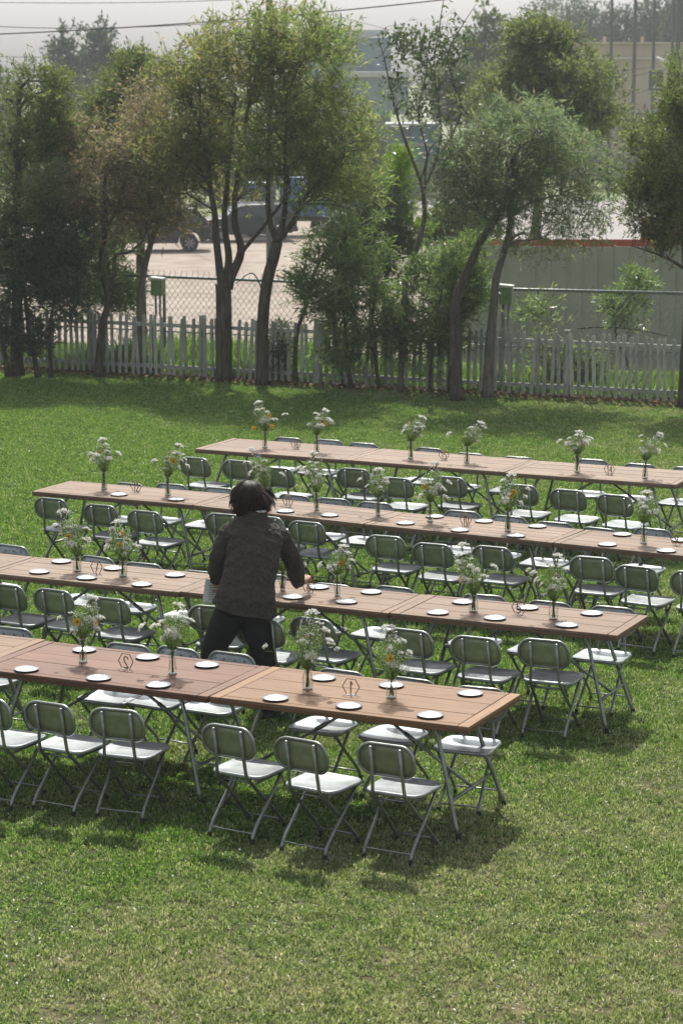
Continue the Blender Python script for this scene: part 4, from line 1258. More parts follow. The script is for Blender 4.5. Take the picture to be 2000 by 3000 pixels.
# chairs: table, side (n near / f far), position
CHAIRS = [
    ('T3', 'n', -2.214, 15.554),
    ('T2', 'n', -1.784, 15.420),
    ('T2', 'n', -1.366, 15.273),
    ('T1', 'n', -0.592, 14.844),
    ('T1', 'n', -0.125, 14.528),
    ('T1', 'n', 0.376, 14.427),
    ('T7', 'n', -2.566, 19.156),
    ('T7', 'n', -2.167, 18.971),
    ('T7', 'n', -1.720, 18.658),
    ('T6', 'n', -0.914, 18.374),
    ('T6', 'n', -0.517, 17.887),
    ('T6', 'n', -0.101, 17.924),
    ('T5', 'n', 0.607, 17.550),
    ('T5', 'n', 1.072, 17.316),
    ('T5', 'n', 1.547, 17.236),
    ('T12', 'n', -2.698, 23.250),
    ('T12', 'n', -2.183, 22.883),
    ('T12', 'n', -1.733, 22.545),
    ('T11', 'n', -1.002, 22.401),
    ('T11', 'n', -0.589, 22.260),
    ('T11', 'n', -0.204, 21.981),
    ('T10', 'n', 0.489, 21.290),
    ('T10', 'n', 0.894, 20.919),
    ('T10', 'n', 1.411, 20.784),
    ('T9', 'n', 2.213, 20.323),
    ('T9', 'n', 2.569, 19.910),
    ('T9', 'n', 2.999, 19.664),
    ('T16', 'n', -1.456, 25.831),
    ('T16', 'n', -0.993, 25.631),
    ('T16', 'n', -0.551, 25.128),
    ('T15', 'n', 0.229, 25.088),
    ('T15', 'n', 0.655, 24.491),
    ('T15', 'n', 1.209, 24.545),
    ('T14', 'n', 1.887, 24.055),
    ('T14', 'n', 2.343, 23.753),
    ('T14', 'n', 2.785, 23.443),
    ('T3', 'f', -2.539, 17.221),
    ('T2', 'f', -1.628, 16.689),
    ('T2', 'f', -1.285, 16.588),
    ('T2', 'f', -0.887, 16.418),
    ('T1', 'f', -0.111, 15.908),
    ('T1', 'f', 0.360, 15.680),
    ('T1', 'f', 0.838, 15.419),
    ('T8', 'f', -2.992, 20.458),
    ('T7', 'f', -2.201, 19.946),
    ('T7', 'f', -1.756, 19.646),
    ('T7', 'f', -1.260, 19.304),
    ('T6', 'f', -0.674, 19.182),
    ('T6', 'f', -0.173, 18.788),
    ('T6', 'f', 0.314, 18.684),
    ('T5', 'f', 1.040, 18.362),
    ('T5', 'f', 1.510, 18.124),
    ('T5', 'f', 1.991, 17.929),
    ('T12', 'f', -2.239, 23.759),
    ('T12', 'f', -1.810, 23.706),
    ('T12', 'f', -1.311, 23.475),
    ('T11', 'f', -0.578, 23.056),
    ('T11', 'f', -0.173, 22.843),
    ('T11', 'f', 0.227, 22.621),
    ('T10', 'f', 1.035, 22.151),
    ('T10', 'f', 1.441, 21.882),
    ('T10', 'f', 1.852, 21.552),
    ('T9', 'f', 2.209, 21.276),
    ('T9', 'f', 2.688, 21.245),
    ('T16', 'f', -0.698, 26.906),
    ('T16', 'f', -0.249, 26.750),
    ('T16', 'f', 0.146, 26.484),
    ('T15', 'f', 0.847, 26.131),
    ('T15', 'f', 1.286, 25.737),
    ('T15', 'f', 1.798, 25.474),
    ('T14', 'f', 2.586, 25.293),
    ('T14', 'f', 3.049, 24.988),
    ('T14', 'f', 3.524, 24.762),
]
# plates: table, along, across
PLATES = {
    'T2': [(-0.543, -0.361), (0.03, -0.361), (0.485, -0.354), (-0.489, 0.302), (0.025, 0.302), (0.507, 0.278)],
    'T1': [(-0.483, -0.349), (0.032, -0.327), (0.595, -0.318), (-0.435, 0.272), (0.06, 0.284), (0.615, 0.306)],
    'T7': [(-0.502, -0.192), (-0.024, -0.235), (0.511, -0.273), (-0.573, 0.26), (-0.026, 0.194), (0.566, 0.171)],
    'T6': [(0.011, -0.197), (0.463, -0.176), (0.024, 0.222), (0.478, 0.236)],
    'T5': [(-0.562, -0.24), (-0.103, -0.235), (0.467, -0.235), (-0.534, 0.191), (-0.007, 0.206), (0.501, 0.224)],
    'T12': [(-0.031, -0.191), (0.607, -0.193)],
    'T11': [(0.01, -0.217), (0.475, -0.181)],
    'T10': [(-0.602, -0.175), (-0.016, -0.252), (0.54, -0.258), (-0.524, 0.258), (-0.02, 0.258), (0.513, 0.258)],
    'T9': [(-0.467, -0.245), (0.087, -0.258), (-0.545, 0.258), (0.012, 0.258)],
}
# vases: table, shape, along, across, glass height, bouquet height, lean in x
VASES = [
    ('T2', 'flare', -0.319, 0.008, 0.167, 0.471, 0.067),
    ('T2', 'flare', 0.408, -0.021, 0.169, 0.481, 0.058),
    ('T1', 'jar', -0.412, -0.019, 0.128, 0.527, 0.028),
    ('T1', 'jar', 0.184, 0.004, 0.121, 0.477, -0.025),
    ('T7', 'jar', -0.254, -0.007, 0.120, 0.510, -0.106),
    ('T7', 'jar', 0.191, -0.025, 0.125, 0.465, -0.037),
    ('T6', 'baluster', -0.186, 0.007, 0.157, 0.360, -0.032),
    ('T6', 'baluster', 0.285, 0.025, 0.166, 0.394, 0.049),
    ('T5', 'jar', -0.344, -0.061, 0.126, 0.519, -0.093),
    ('T5', 'jar', 0.295, -0.053, 0.133, 0.489, 0.036),
    ('T12', 'flare', -0.343, 0.044, 0.172, 0.505, -0.014),
    ('T12', 'flare', 0.394, 0.014, 0.177, 0.495, 0.113),
    ('T11', 'baluster', -0.349, -0.004, 0.174, 0.538, -0.127),
    ('T11', 'baluster', 0.191, 0.041, 0.162, 0.556, -0.029),
    ('T11', 'baluster', 0.829, 0.096, 0.162, 0.434, 0.002),
    ('T10', 'flare', -0.463, 0.043, 0.177, 0.554, 0.052),
    ('T10', 'flare', 0.363, -0.048, 0.176, 0.516, 0.031),
    ('T9', 'flare', -0.230, -0.002, 0.175, 0.456, 0.021),
    ('T16', 'flare', -0.259, -0.036, 0.176, 0.508, -0.074),
    ('T16', 'flare', 0.380, -0.042, 0.175, 0.459, 0.093),
    ('T15', 'flare', -0.327, -0.060, 0.179, 0.452, 0.125),
    ('T15', 'flare', 0.325, -0.056, 0.171, 0.434, 0.144),
    ('T14', 'flare', -0.243, -0.117, 0.180, 0.423, 0.025),
    ('T14', 'flare', 0.515, -0.206, 0.180, 0.464, 0.136),
]
SIGNS = [
    ('T1', '1', -0.088, -0.036, 1),
    ('T2', '2', 0.051, -0.038, 1),
    ('T7', '7', -0.060, -0.022, 0),
    ('T6', '6', 0.041, 0.017, 0),
    ('T5', '5', 0.008, -0.019, 0),
    ('T12', '12', 0.022, 0.042, 0),
    ('T11', '11', -0.121, 0.028, 0),
    ('T10', '10', -0.085, 0.013, 0),
    ('T9', '9', 0.055, 0.054, 0),
    ('T16', '16', 0.092, 0.024, 0),
    ('T15', '15', 0.032, 0.004, 0),
    ('T14', '14', 0.108, -0.122, 0),
]

H_T = .765
WORD = {'1': 'one', '2': 'two', '5': 'five', '6': 'six', '7': 'seven', '9': 'nine', '10': 'ten', '11': 'eleven', '12': 'twelve', '14': 'fourteen', '15': 'fifteen', '16': 'sixteen'}
NAMES = {'T3': 'table cut off at lower left', 'T8': 'table cut off at middle left'}
for k_ in ('1', '2', '5', '6', '7', '9', '10', '11', '12', '14', '15', '16'):
    NAMES['T' + k_] = 'table ' + WORD[k_]
WOODC = {'T1': (0.240, 0.145, 0.080), 'T2': (0.171, 0.095, 0.065), 'T3': (0.225, 0.147, 0.094), 'T5': (0.216, 0.148, 0.102), 'T6': (0.216, 0.148, 0.103), 'T7': (0.236, 0.171, 0.120), 'T8': (0.231, 0.164, 0.116),
         'T9': (0.236, 0.169, 0.120), 'T10': (0.236, 0.169, 0.120), 'T11': (0.231, 0.165, 0.120), 'T12': (0.216, 0.151, 0.108), 'T14': (0.263, 0.195, 0.145), 'T15': (0.253, 0.185, 0.138), 'T16': (0.253, 0.181, 0.138)}


def tpos(t, u, v, z=0.0):
    x, y, a = TABLES[t][:3]
    return Vector((x + u * math.cos(a) - v * math.sin(a), y + u * math.sin(a) + v * math.cos(a), z))


# ---------------------------------------------------------------- tables
def curve_pts(a, b, c, n=5):
    a, b, c = Vector(a), Vector(b), Vector(c)
    return [a.lerp(b, t).lerp(b.lerp(c, t), t) for t in [i / n for i in range(n + 1)]]


leg_cache = {}


def table(t):
    x, y, a, L, W = TABLES[t]
    rnd = random.Random(t)
    r = empty('folding_table', (x, y, 0), a)
    num = {'T3': 'wooden folding table cut off at lower left, beside the reddish one', 'T8': 'wooden folding table cut off at the left edge beside table seven'}.get(
        t, {'T1': 'orange toned', 'T2': 'reddish brown'}.get(t, 'pale') + ' wooden folding table carrying the number %s sign' % WORD.get(t[1:], ''))
    tag(r, num, 'table', 'folding tables set in rows')
    cw = .075 if t in ('T1', 'T2', 'T3', 'T5') else .06
    tint = WOODC[t]
    th = .022
    g = .005

    def plank(name, cx, cy, dx, dy, along='x'):
        b = MB()
        zt = rnd.uniform(-.0012, .0008)
        if along == 'x':
            b.bbox((0, 0, 0), (dx, dy, th), .0025)
        else:
            b.bbox((0, 0, 0), (dy, dx, th), .0025)
        o = b.build(name, M['wood'], r)
        o.location = (cx, cy, H_T - th / 2 + zt)
        if along != 'x': o.rotation_euler = (0, 0, PI / 2)
        k = rnd.uniform(.92, 1.08)
        o.color = (tint[0] * k, tint[1] * k, tint[2] * k, 1)
        return o

    for s in (-1, 1):
        plank('end_cleat', s * (L / 2 - cw / 2), 0, cw, W, 'y')
    nb = {'T15': 6, 'T10': 5, 'T11': 4, 'T9': 4, 'T14': 5, 'T7': 4}.get(t, 3)
    rail = .055
    inner = W - 2 * rail - 2 * g
    ws = [rnd.uniform(.8, 1.2) for _ in range(nb)]
    tot = sum(ws)
    inL = L - 2 * cw - 2 * g
    v = -W / 2
    plank('plank', 0, v + rail / 2, inL, rail)
    v += rail + g
    for q in range(nb):
        w = (inner - g * (nb - 1)) * ws[q] / tot
        plank('plank', 0, v + w / 2, inL, w)
        v += w + g
    plank('plank', 0, W / 2 - rail / 2, inL, rail)
    # frame under the boards that shows as the edge
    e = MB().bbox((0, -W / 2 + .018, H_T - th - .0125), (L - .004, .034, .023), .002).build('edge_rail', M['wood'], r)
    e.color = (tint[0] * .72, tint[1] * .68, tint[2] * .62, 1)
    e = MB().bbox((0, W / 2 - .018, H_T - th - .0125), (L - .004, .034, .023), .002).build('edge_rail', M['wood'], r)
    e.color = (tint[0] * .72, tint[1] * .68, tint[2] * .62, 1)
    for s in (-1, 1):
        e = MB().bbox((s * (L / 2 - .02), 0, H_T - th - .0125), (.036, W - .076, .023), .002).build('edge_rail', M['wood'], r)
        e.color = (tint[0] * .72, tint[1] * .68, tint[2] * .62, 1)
    MB().box((0, 0, H_T - th - .006), (L - .08, W - .08, .008)).build('under_board', M['wood_dark'], r)
    zu = H_T - th - .016
    key = round(W, 3), round(L, 3)
    for s in (-1, 1):
        xt, xf = s * (L / 2 - .30), s * (L / 2 - .085)
        for q in (-1, 1):
            yt, yf = q * (W / 2 - .17), q * (W / 2 - .06)
            p0, p1, p2 = (xt - s * .10, yt, zu), (xt + s * .01, yt, zu), (xt + s * .035, yt + q * .01, zu - .12)
            pts = curve_pts(p0, p1, p2) + [(xf - s * .02, yf - q * .005, .08), (xf, yf, .03)]
            lg = MB().tube(pts, .0145, 10).build('leg', M['steel'], r, True)
            MB().tube([(xf - s * .002, yf, .045), (xf, yf, 0)], .0175, 10).build('foot_cap', M['rubber'], lg, True)
        # spreader between the two legs and the folding brace up to the table
        k = .30
        xs_ = xt + s * .035 + (xf - xt - s * .055) * (1 - k)
        ys_ = (W / 2 - .16) + .10 * (1 - k)
        zs_ = .08 + (zu - .2) * k
        MB().tube([(xs_, -ys_, zs_), (xs_, ys_, zs_)], .011, 8).build('spreader', M['steel'], r, True)
        MB().tube([(xs_, -.03, zs_), (xs_, .03, zs_)], .016, 8).build('sleeve', M['steel'], r, True)
        xe = s * (L / 2 - .92)
        br = MB().tube([(xs_, 0, zs_), (xe, 0, zu)], .0105, 8).build('brace', M['steel'], r, True)
        mid = Vector((xs_, 0, zs_)).lerp(Vector((xe, 0, zu)), .52)
        mid2 = Vector((xs_, 0, zs_)).lerp(Vector((xe, 0, zu)), .62)
        MB().tube([mid, mid2], .0155, 8).build('brace_joint', M['steel'], br, True)
        MB().tube([(xe, -.14, zu), (xe, .14, zu)], .011, 6).build('pivot_bar', M['steel'], r, True)


for t in TABLES:
    table(t)


# ---------------------------------------------------------------- folding chairs
def rrect(hw, hd, rad, n=6, taper=0.0):
    pts = []
    for cx, cy, a0 in ((hw - rad, hd - rad, 0), (-hw + rad, hd - rad, 90), (-hw + rad, -hd + rad, 180), (hw - rad, -hd + rad, 270)):
        for i in range(n + 1):
            a = R(a0 + 90 * i / n)
            y = cy + rad * math.sin(a)
            pts.append(((cx + rad * math.cos(a)) * (1 + taper * y / hd), y))
    return pts


CH_PARTS = []      # (name, mesh, index of parent part or None)


def chair_parts():
    def part(name, mb, mat, parent=None):
        CH_PARTS.append((name, mb.mesh('chair_' + name, M[mat], True), parent))
        return len(CH_PARTS) - 1
    o = rrect(.198, .185, .075, 7, .03)
    cy_ = .02
    ring = lambda k, z: [(x * k, y * k + cy_, z) for x, y in o]
    m_ = MB().rings([ring(.06, .424), ring(.5, .4245), ring(.86, .429), ring(.93, .4335), ring(.975, .4335), ring(1.0, .427), ring(1.0, .415), ring(.975, .408), ring(.93, .409), ring(.9, .415), ring(.05, .415)])
    part('seat', m_, 'seat_steel')
    hw, hh = .19, .102
    stad = rrect(hw, hh, .088, 8)
    zc = .650

    def bp(x, z, k=1.0, dy=0.0):
        return (x * k, -.215 - (z * k) * .20 + dy - .9 * (x * k) ** 2 + .02, zc + z * k)
    rg = lambda k, dy: [bp(x, z, k, dy) for x, z in stad]
    m_ = MB().rings([rg(.04, .004), rg(.5, .004), rg(.97, .004), rg(.97, .001), rg(.5, .001), rg(.04, .001)])
    bk = part('backrest', m_, 'back_steel')
    part('rear_plate', MB().rings([rg(.04, -.0005), rg(.5, -.0005), rg(.95, -.0005), rg(.95, -.003), rg(.5, -.003), rg(.04, -.003)]), 'rear_plate', bk)
    pts = [bp(x, z) for x, z in stad]
    m_ = MB().tube(pts + [pts[0], pts[1]], .0105, 8, False)
    part('rim', m_, 'steel', bk)
    riv = MB()
    for x in (-.12, -.045, .045, .12):
        p = bp(x, .062)
        riv.box((p[0], p[1] + .008, p[2]), (.008, .006, .008))
    part('rivets', riv, 'rubber', bk)
    for s in (-1, 1):
        top = bp(s * .10, .088)
        low = bp(s * .10, -.085)
        up_ = [(s * .10, top[1] - .02, top[2] - .004), (s * .10, low[1] - .024, low[2])] + \
            curve_pts((s * .108, -.195, .45), (s * .112, -.178, .40), (s * .115, -.135, .372), 4) + \
            curve_pts((s * .132, .150, .098), (s * .135, .195, .055), (s * .137, .205, .03), 4)
        k = part('leg', MB().tube(up_, .0115, 8), 'steel')
        part('foot_cap', MB().tube([(s * .137, .204, .04), (s * .137, .208, 0)], .0145, 8), 'rubber', k)
        part('post_tip', MB().lathe([(.0125, -.004), (.0125, .002), (.009, .005), (.001, .006)], 8, (s * .10, top[1] - .02, top[2] - .004)), 'seat_steel', k)
        rl = [(s * .165, .145, .40), (s * .163, .05, .30)] + curve_pts((s * .160, -.155, .115), (s * .160, -.195, .075), (s * .160, -.21, .03), 4)
        k = part('leg', MB().tube(rl, .0115, 8), 'steel')
        part('foot_cap', MB().tube([(s * .160, -.209, .04), (s * .160, -.212, 0)], .0145, 8), 'rubber', k)
        part('hinge', MB().bbox((s * .15, .0, .395), (.006, .30, .03), .002), 'steel')
    part('crossbar', MB().tube([(-.16, -.197, .072), (.16, -.197, .072)], .006, 6), 'steel')
    part('crossbar', MB().tube([(-.135, .192, .062), (.135, .192, .062)], .006, 6), 'steel')
    part('crossbar', MB().tube([(-.113, -.15, .385), (.113, -.15, .385)], .007, 6), 'steel')


chair_parts()
ORD = ('first', 'second', 'third', 'fourth')
seen = {}
rowa = -.463
by_side = {}
for t, side, x, y in CHAIRS:
    by_side.setdefault((t, side), []).append((x, y))
for (t, side), lst in by_side.items():
    for i, (x, y) in enumerate(sorted(lst)):
        rz = rowa + (0 if side == 'n' else PI) + random.gauss(0, .06)
        c = empty('folding_chair', (x, y, 0), rz)
        where = 'near' if side == 'n' else 'far'
        pos = '%s from left' % ORD[i] if len(lst) > 1 else 'only one'
        tag(c, 'steel folding chair on the %s side of %s, %s' % (where, NAMES[t], pos), 'chair', 'folding chairs along the tables')
        made = []
        for nm, me, par in CH_PARTS:
            o = bpy.data.objects.new(nm, me)
            col.objects.link(o)
            o.parent = c if par is None else made[par]
            made.append(o)

# ---------------------------------------------------------------- plates
pr_ = [(.001, .004), (.05, .004), (.066, .0045), (.078, .010), (.0835, .0145)]
plate_in = MB().lathe(pr_, 28)
plate_me = plate_in.mesh('plate_dish', M['plate'], True)
rim_me = MB().lathe([(.0835, .0145), (.0865, .0155), (.0865, .0125), (.078, .005), (.066, .0015), (.001, .001)], 28).mesh('plate_rim', M['plate_rim'], True)
for t, lst in PLATES.items():
    W = TABLES[t][4]
    for side, nm in ((-1, 'near'), (1, 'far')):
        row = sorted([p for p in lst if (p[1] > 0) == (side > 0)])
        for i, (u, v) in enumerate(row):
            p = empty('plate', tpos(t, u, v, H_T), random.uniform(0, 6))
            tag(p, 'round steel plate on %s, %s from left along the %s edge' % (NAMES[t], ORD[i], nm), 'plate', 'steel plates on the tables')
            d = link(bpy.data.objects.new('dish', plate_me), p)
            link(bpy.data.objects.new('rim', rim_me), p)

# ---------------------------------------------------------------- table numbers
DIG = {'0': [[(0, .3), (.08, .1), (.25, 0), (.42, .1), (.5, .3), (.5, .7), (.42, .9), (.25, 1), (.08, .9), (0, .7), (0, .3)]],
       '1': [[(.1, .78), (.3, 1), (.3, 0)]],
       '2': [[(0, .75), (.08, .93), (.27, 1), (.45, .92), (.5, .73), (.4, .5), (0, 0), (.52, 0)]],
       '4': [[(.38, 0), (.38, 1), (0, .32), (.52, .32)]],
       '5': [[(.46, 1), (.08, 1), (.04, .56), (.25, .63), (.44, .54), (.5, .32), (.42, .1), (.22, 0), (0, .08)]],
       '6': [[(.42, 1), (.16, .66), (.02, .36), (.06, .12), (.25, 0), (.44, .1), (.5, .3), (.42, .5), (.25, .58), (.08, .48)]],
       '7': [[(0, 1), (.5, 1), (.18, 0)]],
       '9': [[(.08, 0), (.36, .36), (.48, .64), (.44, .88), (.25, 1), (.06, .9), (0, .7), (.08, .5), (.25, .42), (.42, .52)]]}


def bar2(mb, a, b, w, t):
    a, b = Vector((a[0], 0, a[1])), Vector((b[0], 0, b[1]))
    d = b - a
    ang = math.atan2(d.z, d.x)
    mb.box((a + b) / 2, (d.length + w * .7, t, w), 0, Matrix.Rotation(-ang, 3, 'Y'))


for t, txt, u, v, mir in SIGNS:
    s = empty('number_sign', tpos(t, u, v, H_T), TABLES[t][2] + random.uniform(-.12, .12) + (PI if mir else 0))
    tag(s, 'hexagonal wooden number %s sign standing on its table' % WORD[txt], 'sign', 'hexagonal table numbers')
    hs = .059
    hexp = [(hs * math.cos(R(60 * k)), .006 + hs * .866 + hs * math.sin(R(60 * k))) for k in range(6)]
    fr = MB()
    for k in range(6):
        bar2(fr, hexp[k], hexp[(k + 1) % 6], .0055, .005)
    fr.build('hexagon_frame', M['sign'], s)
    cw_ = .027 if len(txt) > 1 else .036
    h_ = .078
    tw = cw_ * len(txt) + .005 * (len(txt) - 1)
    for i, ch in enumerate(txt):
        d = MB()
        x0 = -tw / 2 + i * (cw_ + .005)
        for st in DIG[ch]:
            for a, b in zip(st, st[1:]):
                bar2(d, (x0 + a[0] * 2 * cw_ * .9, .013 + a[1] * h_), (x0 + b[0] * 2 * cw_ * .9, .013 + b[1] * h_), .0085, .004)
        d.build('digit', M['sign'], s)
    MB().bbox((0, 0, .003), (.062, .034, .006), .0015).build('foot', M['sign_base'], s)

# ---------------------------------------------------------------- vases with wild flowers
PROF = {'jar': [(.030, 0), (.034, .01), (.036, .04), (.036, .55), (.033, .74), (.024, .88), (.024, .96), (.027, 1.0)],
        'flare': [(.030, 0), (.031, .04), (.028, .25), (.022, .55), (.022, .66), (.028, .85), (.031, 1.0)],
        'baluster': [(.020, 0), (.021, .05), (.027, .35), (.032, .58), (.029, .68), (.018, .76), (.019, .84), (.026, 1.0)]}
DESC = {'jar': 'rounded glass jar', 'flare': 'slim waisted glass vase', 'baluster': 'urn shaped glass vase'}

umbels = []
for k in range(6):
    rs = np.random.default_rng(200 + k)
    n = 260
    a = rs.uniform(0, 2 * PI, n); r = np.sqrt(rs.uniform(0, 1, n))
    P = np.stack([r * np.cos(a) * .034, r * np.sin(a) * .034, (1 - r ** 2) * .013 + rs.normal(0, .0025, n)], 1)
    cl = rs.integers(0, 22, n)
    ca = rs.uniform(0, 2 * PI, 22); cr = np.sqrt(rs.uniform(.02, 1, 22))
    P = P * .25 + .9 * np.stack([cr[cl] * np.cos(ca[cl]) * .036, cr[cl] * np.sin(ca[cl]) * .036, (1 - cr[cl] ** 2) * .016], 1) + rs.normal(0, .0022, (n, 3))
    V = leaf_quads(P, rs.normal(0, 1, (n, 3)) * [1, 1, .35], rs.uniform(.0045, .0075, n), rs.uniform(.0045, .0075, n), .05)
    me = np_mesh('umbel', V, 4, M['petal_white'])
    st = MB()
    for q in range(22):
        st.tube([(0, 0, -.03), (.9 * cr[q] * math.cos(ca[q]) * .036, .9 * cr[q] * math.sin(ca[q]) * .036, .9 * (1 - cr[q] ** 2) * .016 - .002)], .0007, 3, False)
    umbels.append((me, st.mesh('rays', M['stem'])))


def disc_flower(npet, L, w, mat, disc):
    a = np.arange(npet) * 2 * PI / npet
    D = np.stack([np.cos(a), np.sin(a), np.full(npet, .22)], 1)
    V = leaf_quads(D * disc * .7, D, L, w, .02)
    s = np.cross(D, [0, 0, 1.0])
    mid = D * (disc * .7 + L * .55)
    V = np.stack([D * disc * .6, mid + unit(s) * w / 2, D * (disc * .7 + L), mid - unit(s) * w / 2], 1).reshape(-1, 3)
    return np_mesh('petals', V, 4, M[mat]), MB().lathe([(disc, 0), (disc * .8, disc * .35), (.001, disc * .5)], 10).mesh('disc', M['disc_brown'], True)


SUNF = disc_flower(14, .024, .011, 'petal_yellow', .009)
COSM = disc_flower(8, .019, .016, 'petal_pink', .004)
cnt = {}
byt = {}
for q in VASES: byt.setdefault(q[0], []).append(q)
nfl = 0
for t, lst in byt.items():
    lst.sort(key=lambda q: q[2])
    for i, (t_, kind, u, v, gh, fh, lean) in enumerate(lst):
        rs = np.random.default_rng(900 + nfl); rd = random.Random(900 + nfl); nfl += 1
        if len(lst) == 2: which = ('left', 'right')[i]
        elif len(lst) == 3: which = ('left', 'middle', 'right')[i]
        else: which = 'front'
        base = tpos(t, u, v, H_T + .0005)
        vs_ = empty('glass_vase', base, rd.uniform(0, 6))
        tag(vs_, '%s, the %s vase on %s' % (DESC[kind], which, NAMES[t]), 'vase', 'glass vases on the tables')
        pf_ = [(r_, .004 + z_ * gh) for r_, z_ in PROF[kind]]
        MB().lathe(pf_, 20).build('glass', M['glass'], vs_, True)
        MB().lathe([(.001, .001), (pf_[0][0] * .96, .001), (pf_[0][0] * .98, .012), (.001, .009)], 20).build('glass_foot', M['glass_base'], vs_, True)
        MB().tube([(pf_[-1][0] * math.cos(2 * PI * k / 20), pf_[-1][0] * math.sin(2 * PI * k / 20), pf_[-1][1]) for k in range(21)], .0014, 5, False).build('lip', M['glass_base'], vs_, True)
        wl = .5 * gh
        MB().lathe([(max(.015, r_ - .003), z_) for r_, z_ in pf_ if z_ < wl] + [(.018, wl), (.001, wl)], 16).build('water', M['water'], vs_, True)
        fb = empty('wildflower_bunch', base)
        tag(fb, 'bunch of white wildflowers in the %s vase on %s' % (which, NAMES[t]), 'flowers', 'wildflower bunches in vases')
        neck = min(r_ for r_, z_ in PROF[kind] if z_ > .4) * .7
        stems_ = MB()
        heads = []
        nh = rd.randint(8, 15)
        for k in range(nh):
            if k == 0:
                hx, hy, hz = lean, rs.normal() * .02, fh - .015
            else:
                f = rs.uniform(0, 1) ** .8
                hz = gh + .06 + (fh - gh - .10) * f * rs.uniform(.55, 1.0)
                sp_ = .035 + .055 * math.sin(PI * min(1, max(0, (hz - gh) / (fh - gh))))
                hx = lean * ((hz - gh) / (fh - gh)) * .8 + rs.normal() * sp_
                hy = rs.normal() * sp_
            b0 = Vector((rs.normal() * .008, rs.normal() * .008, .014))
            nk = Vector((rs.normal() * neck * .45, rs.normal() * neck * .45, gh * .97))
            hd = Vector((hx, hy, hz))
            m_ = nk.lerp(hd, .55) + Vector((0, 0, .02)) - Vector((hx, hy, 0)) * .15
            stems_.tube([b0, nk, m_, hd - Vector((0, 0, .028))], [.0026, .0024, .0017, .0011], 4, False)
            heads.append((hd, (hd - m_).normalized()))
        for _ in range(6):      # side sprays
            nk = Vector((rs.normal() * neck * .4, rs.normal() * neck * .4, gh))
            a = rs.uniform(0, 6.28); ln = rs.uniform(.06, .15)
            e_ = nk + Vector((math.cos(a) * ln, math.sin(a) * ln, rs.uniform(-.02, .12)))
            stems_.tube([nk, nk.lerp(e_, .5) + Vector((0, 0, .03)), e_], .0009, 3, False)
        stems_.build('stems', M['stem'], fb)
        # feathery leaves round the stems above the neck
        n = 1900
        tt = rs.uniform(0, 1, n) ** 1.05
        zz = gh + (fh - gh) * .72 * tt
        wdt = (.010 + .055 * np.sin(np.clip(tt, 0, 1) * PI * .8)) * np.sqrt(rs.uniform(.05, 1, n)) * 1.35
        an_ = rs.uniform(0, 2 * PI, n)
        P = np.stack([wdt * np.cos(an_) + lean * .6 * tt * .72, wdt * np.sin(an_), zz], 1)
        D = np.stack([np.cos(an_), np.sin(an_), rs.uniform(.2, 2.4, n)], 1) + rs.normal(0, .4, (n, 3))
        tag(link(bpy.data.objects.new('feathery_leaves', np_mesh('fronds', leaf_quads(P, D, rs.uniform(.014, .04, n), rs.uniform(.002, .004, n), .1), 4, M['frond'])), fb), kind='stuff')
        # loose tiny florets
        n = 260
        tt = rs.uniform(.3, 1, n)
        an_ = rs.uniform(0, 2 * PI, n); rr = .085 * np.sqrt(rs.uniform(0, 1, n)) * np.sin(tt * PI * .85) + .01
        P = np.stack([rr * np.cos(an_) + lean * .8 * tt, rr * np.sin(an_), gh + (fh - gh) * .92 * tt], 1)
        tag(link(bpy.data.objects.new('loose_florets', np_mesh('florets', leaf_quads(P, rs.normal(0, 1, (n, 3)), .008, .007, .05), 4, M['petal_white'])), fb), kind='stuff')
        extra = {('T5', 0): [('s', -.095, -.06, .26)], ('T10', 0): [('s', -.05, -.05, .33)], ('T10', 1): [('s', .02, -.05, .33), ('s', .05, -.03, .36)], ('T16', 1): [('s', .09, -.05, .31), ('s', .06, -.04, .34)],
                 ('T12', 1): [('s', .06, -.05, .34), ('s', .05, -.04, .36)], ('T7', 0): [('s', -.06, -.05, .30)], ('T7', 1): [('s', -.02, -.05, .27), ('s', .0, -.05, .36), ('c', -.12, -.04, .30)],
                 ('T2', 0): [('s', -.03, -.06, .30), ('s', .09, -.04, .29)], ('T12', 0): [('s', -.03, -.04, .38)], ('T16', 0): [('s', -.12, -.03, .22), ('s', .08, -.04, .24), ('s', .05, -.03, .36)],
                 ('T1', 1): [('s', -.01, -.06, .28)], ('T6', 1): [('s', .03, -.06, .27)], ('T15', 1): [('c', .09, -.03, .30)], ('T15', 0): [('c', -.02, -.03, .38)], ('T14', 0): [('c', .05, -.04, .30), ('c', .03, -.03, .34)],
                 ('T14', 1): [('c', .05, -.03, .32), ('c', .08, -.02, .28)], ('T11', 2): [('c', .05, -.03, .34)], ('T9', 0): [('c', -.02, -.03, .38)]}.get((t, i), [])
        if not extra: extra = [('c', rd.uniform(-.05, .05), -.04, fh * .7)]
        for hk, (hd, dr) in enumerate(heads):
            me, st = umbels[rd.randrange(6)]
            o = link(bpy.data.objects.new('umbel', me), fb)
            o.location = hd
            dirv = (dr + Vector((rs.normal() * .3, rs.normal() * .3 - .15, .5))).normalized()
            o.rotation_euler = dirv.to_track_quat('Z', 'Y').to_euler()
            sc = rs.uniform(.6, 1.2) if hk else 1.4
            o.scale = (sc, sc, sc)
            link(bpy.data.objects.new('rays', st), o)
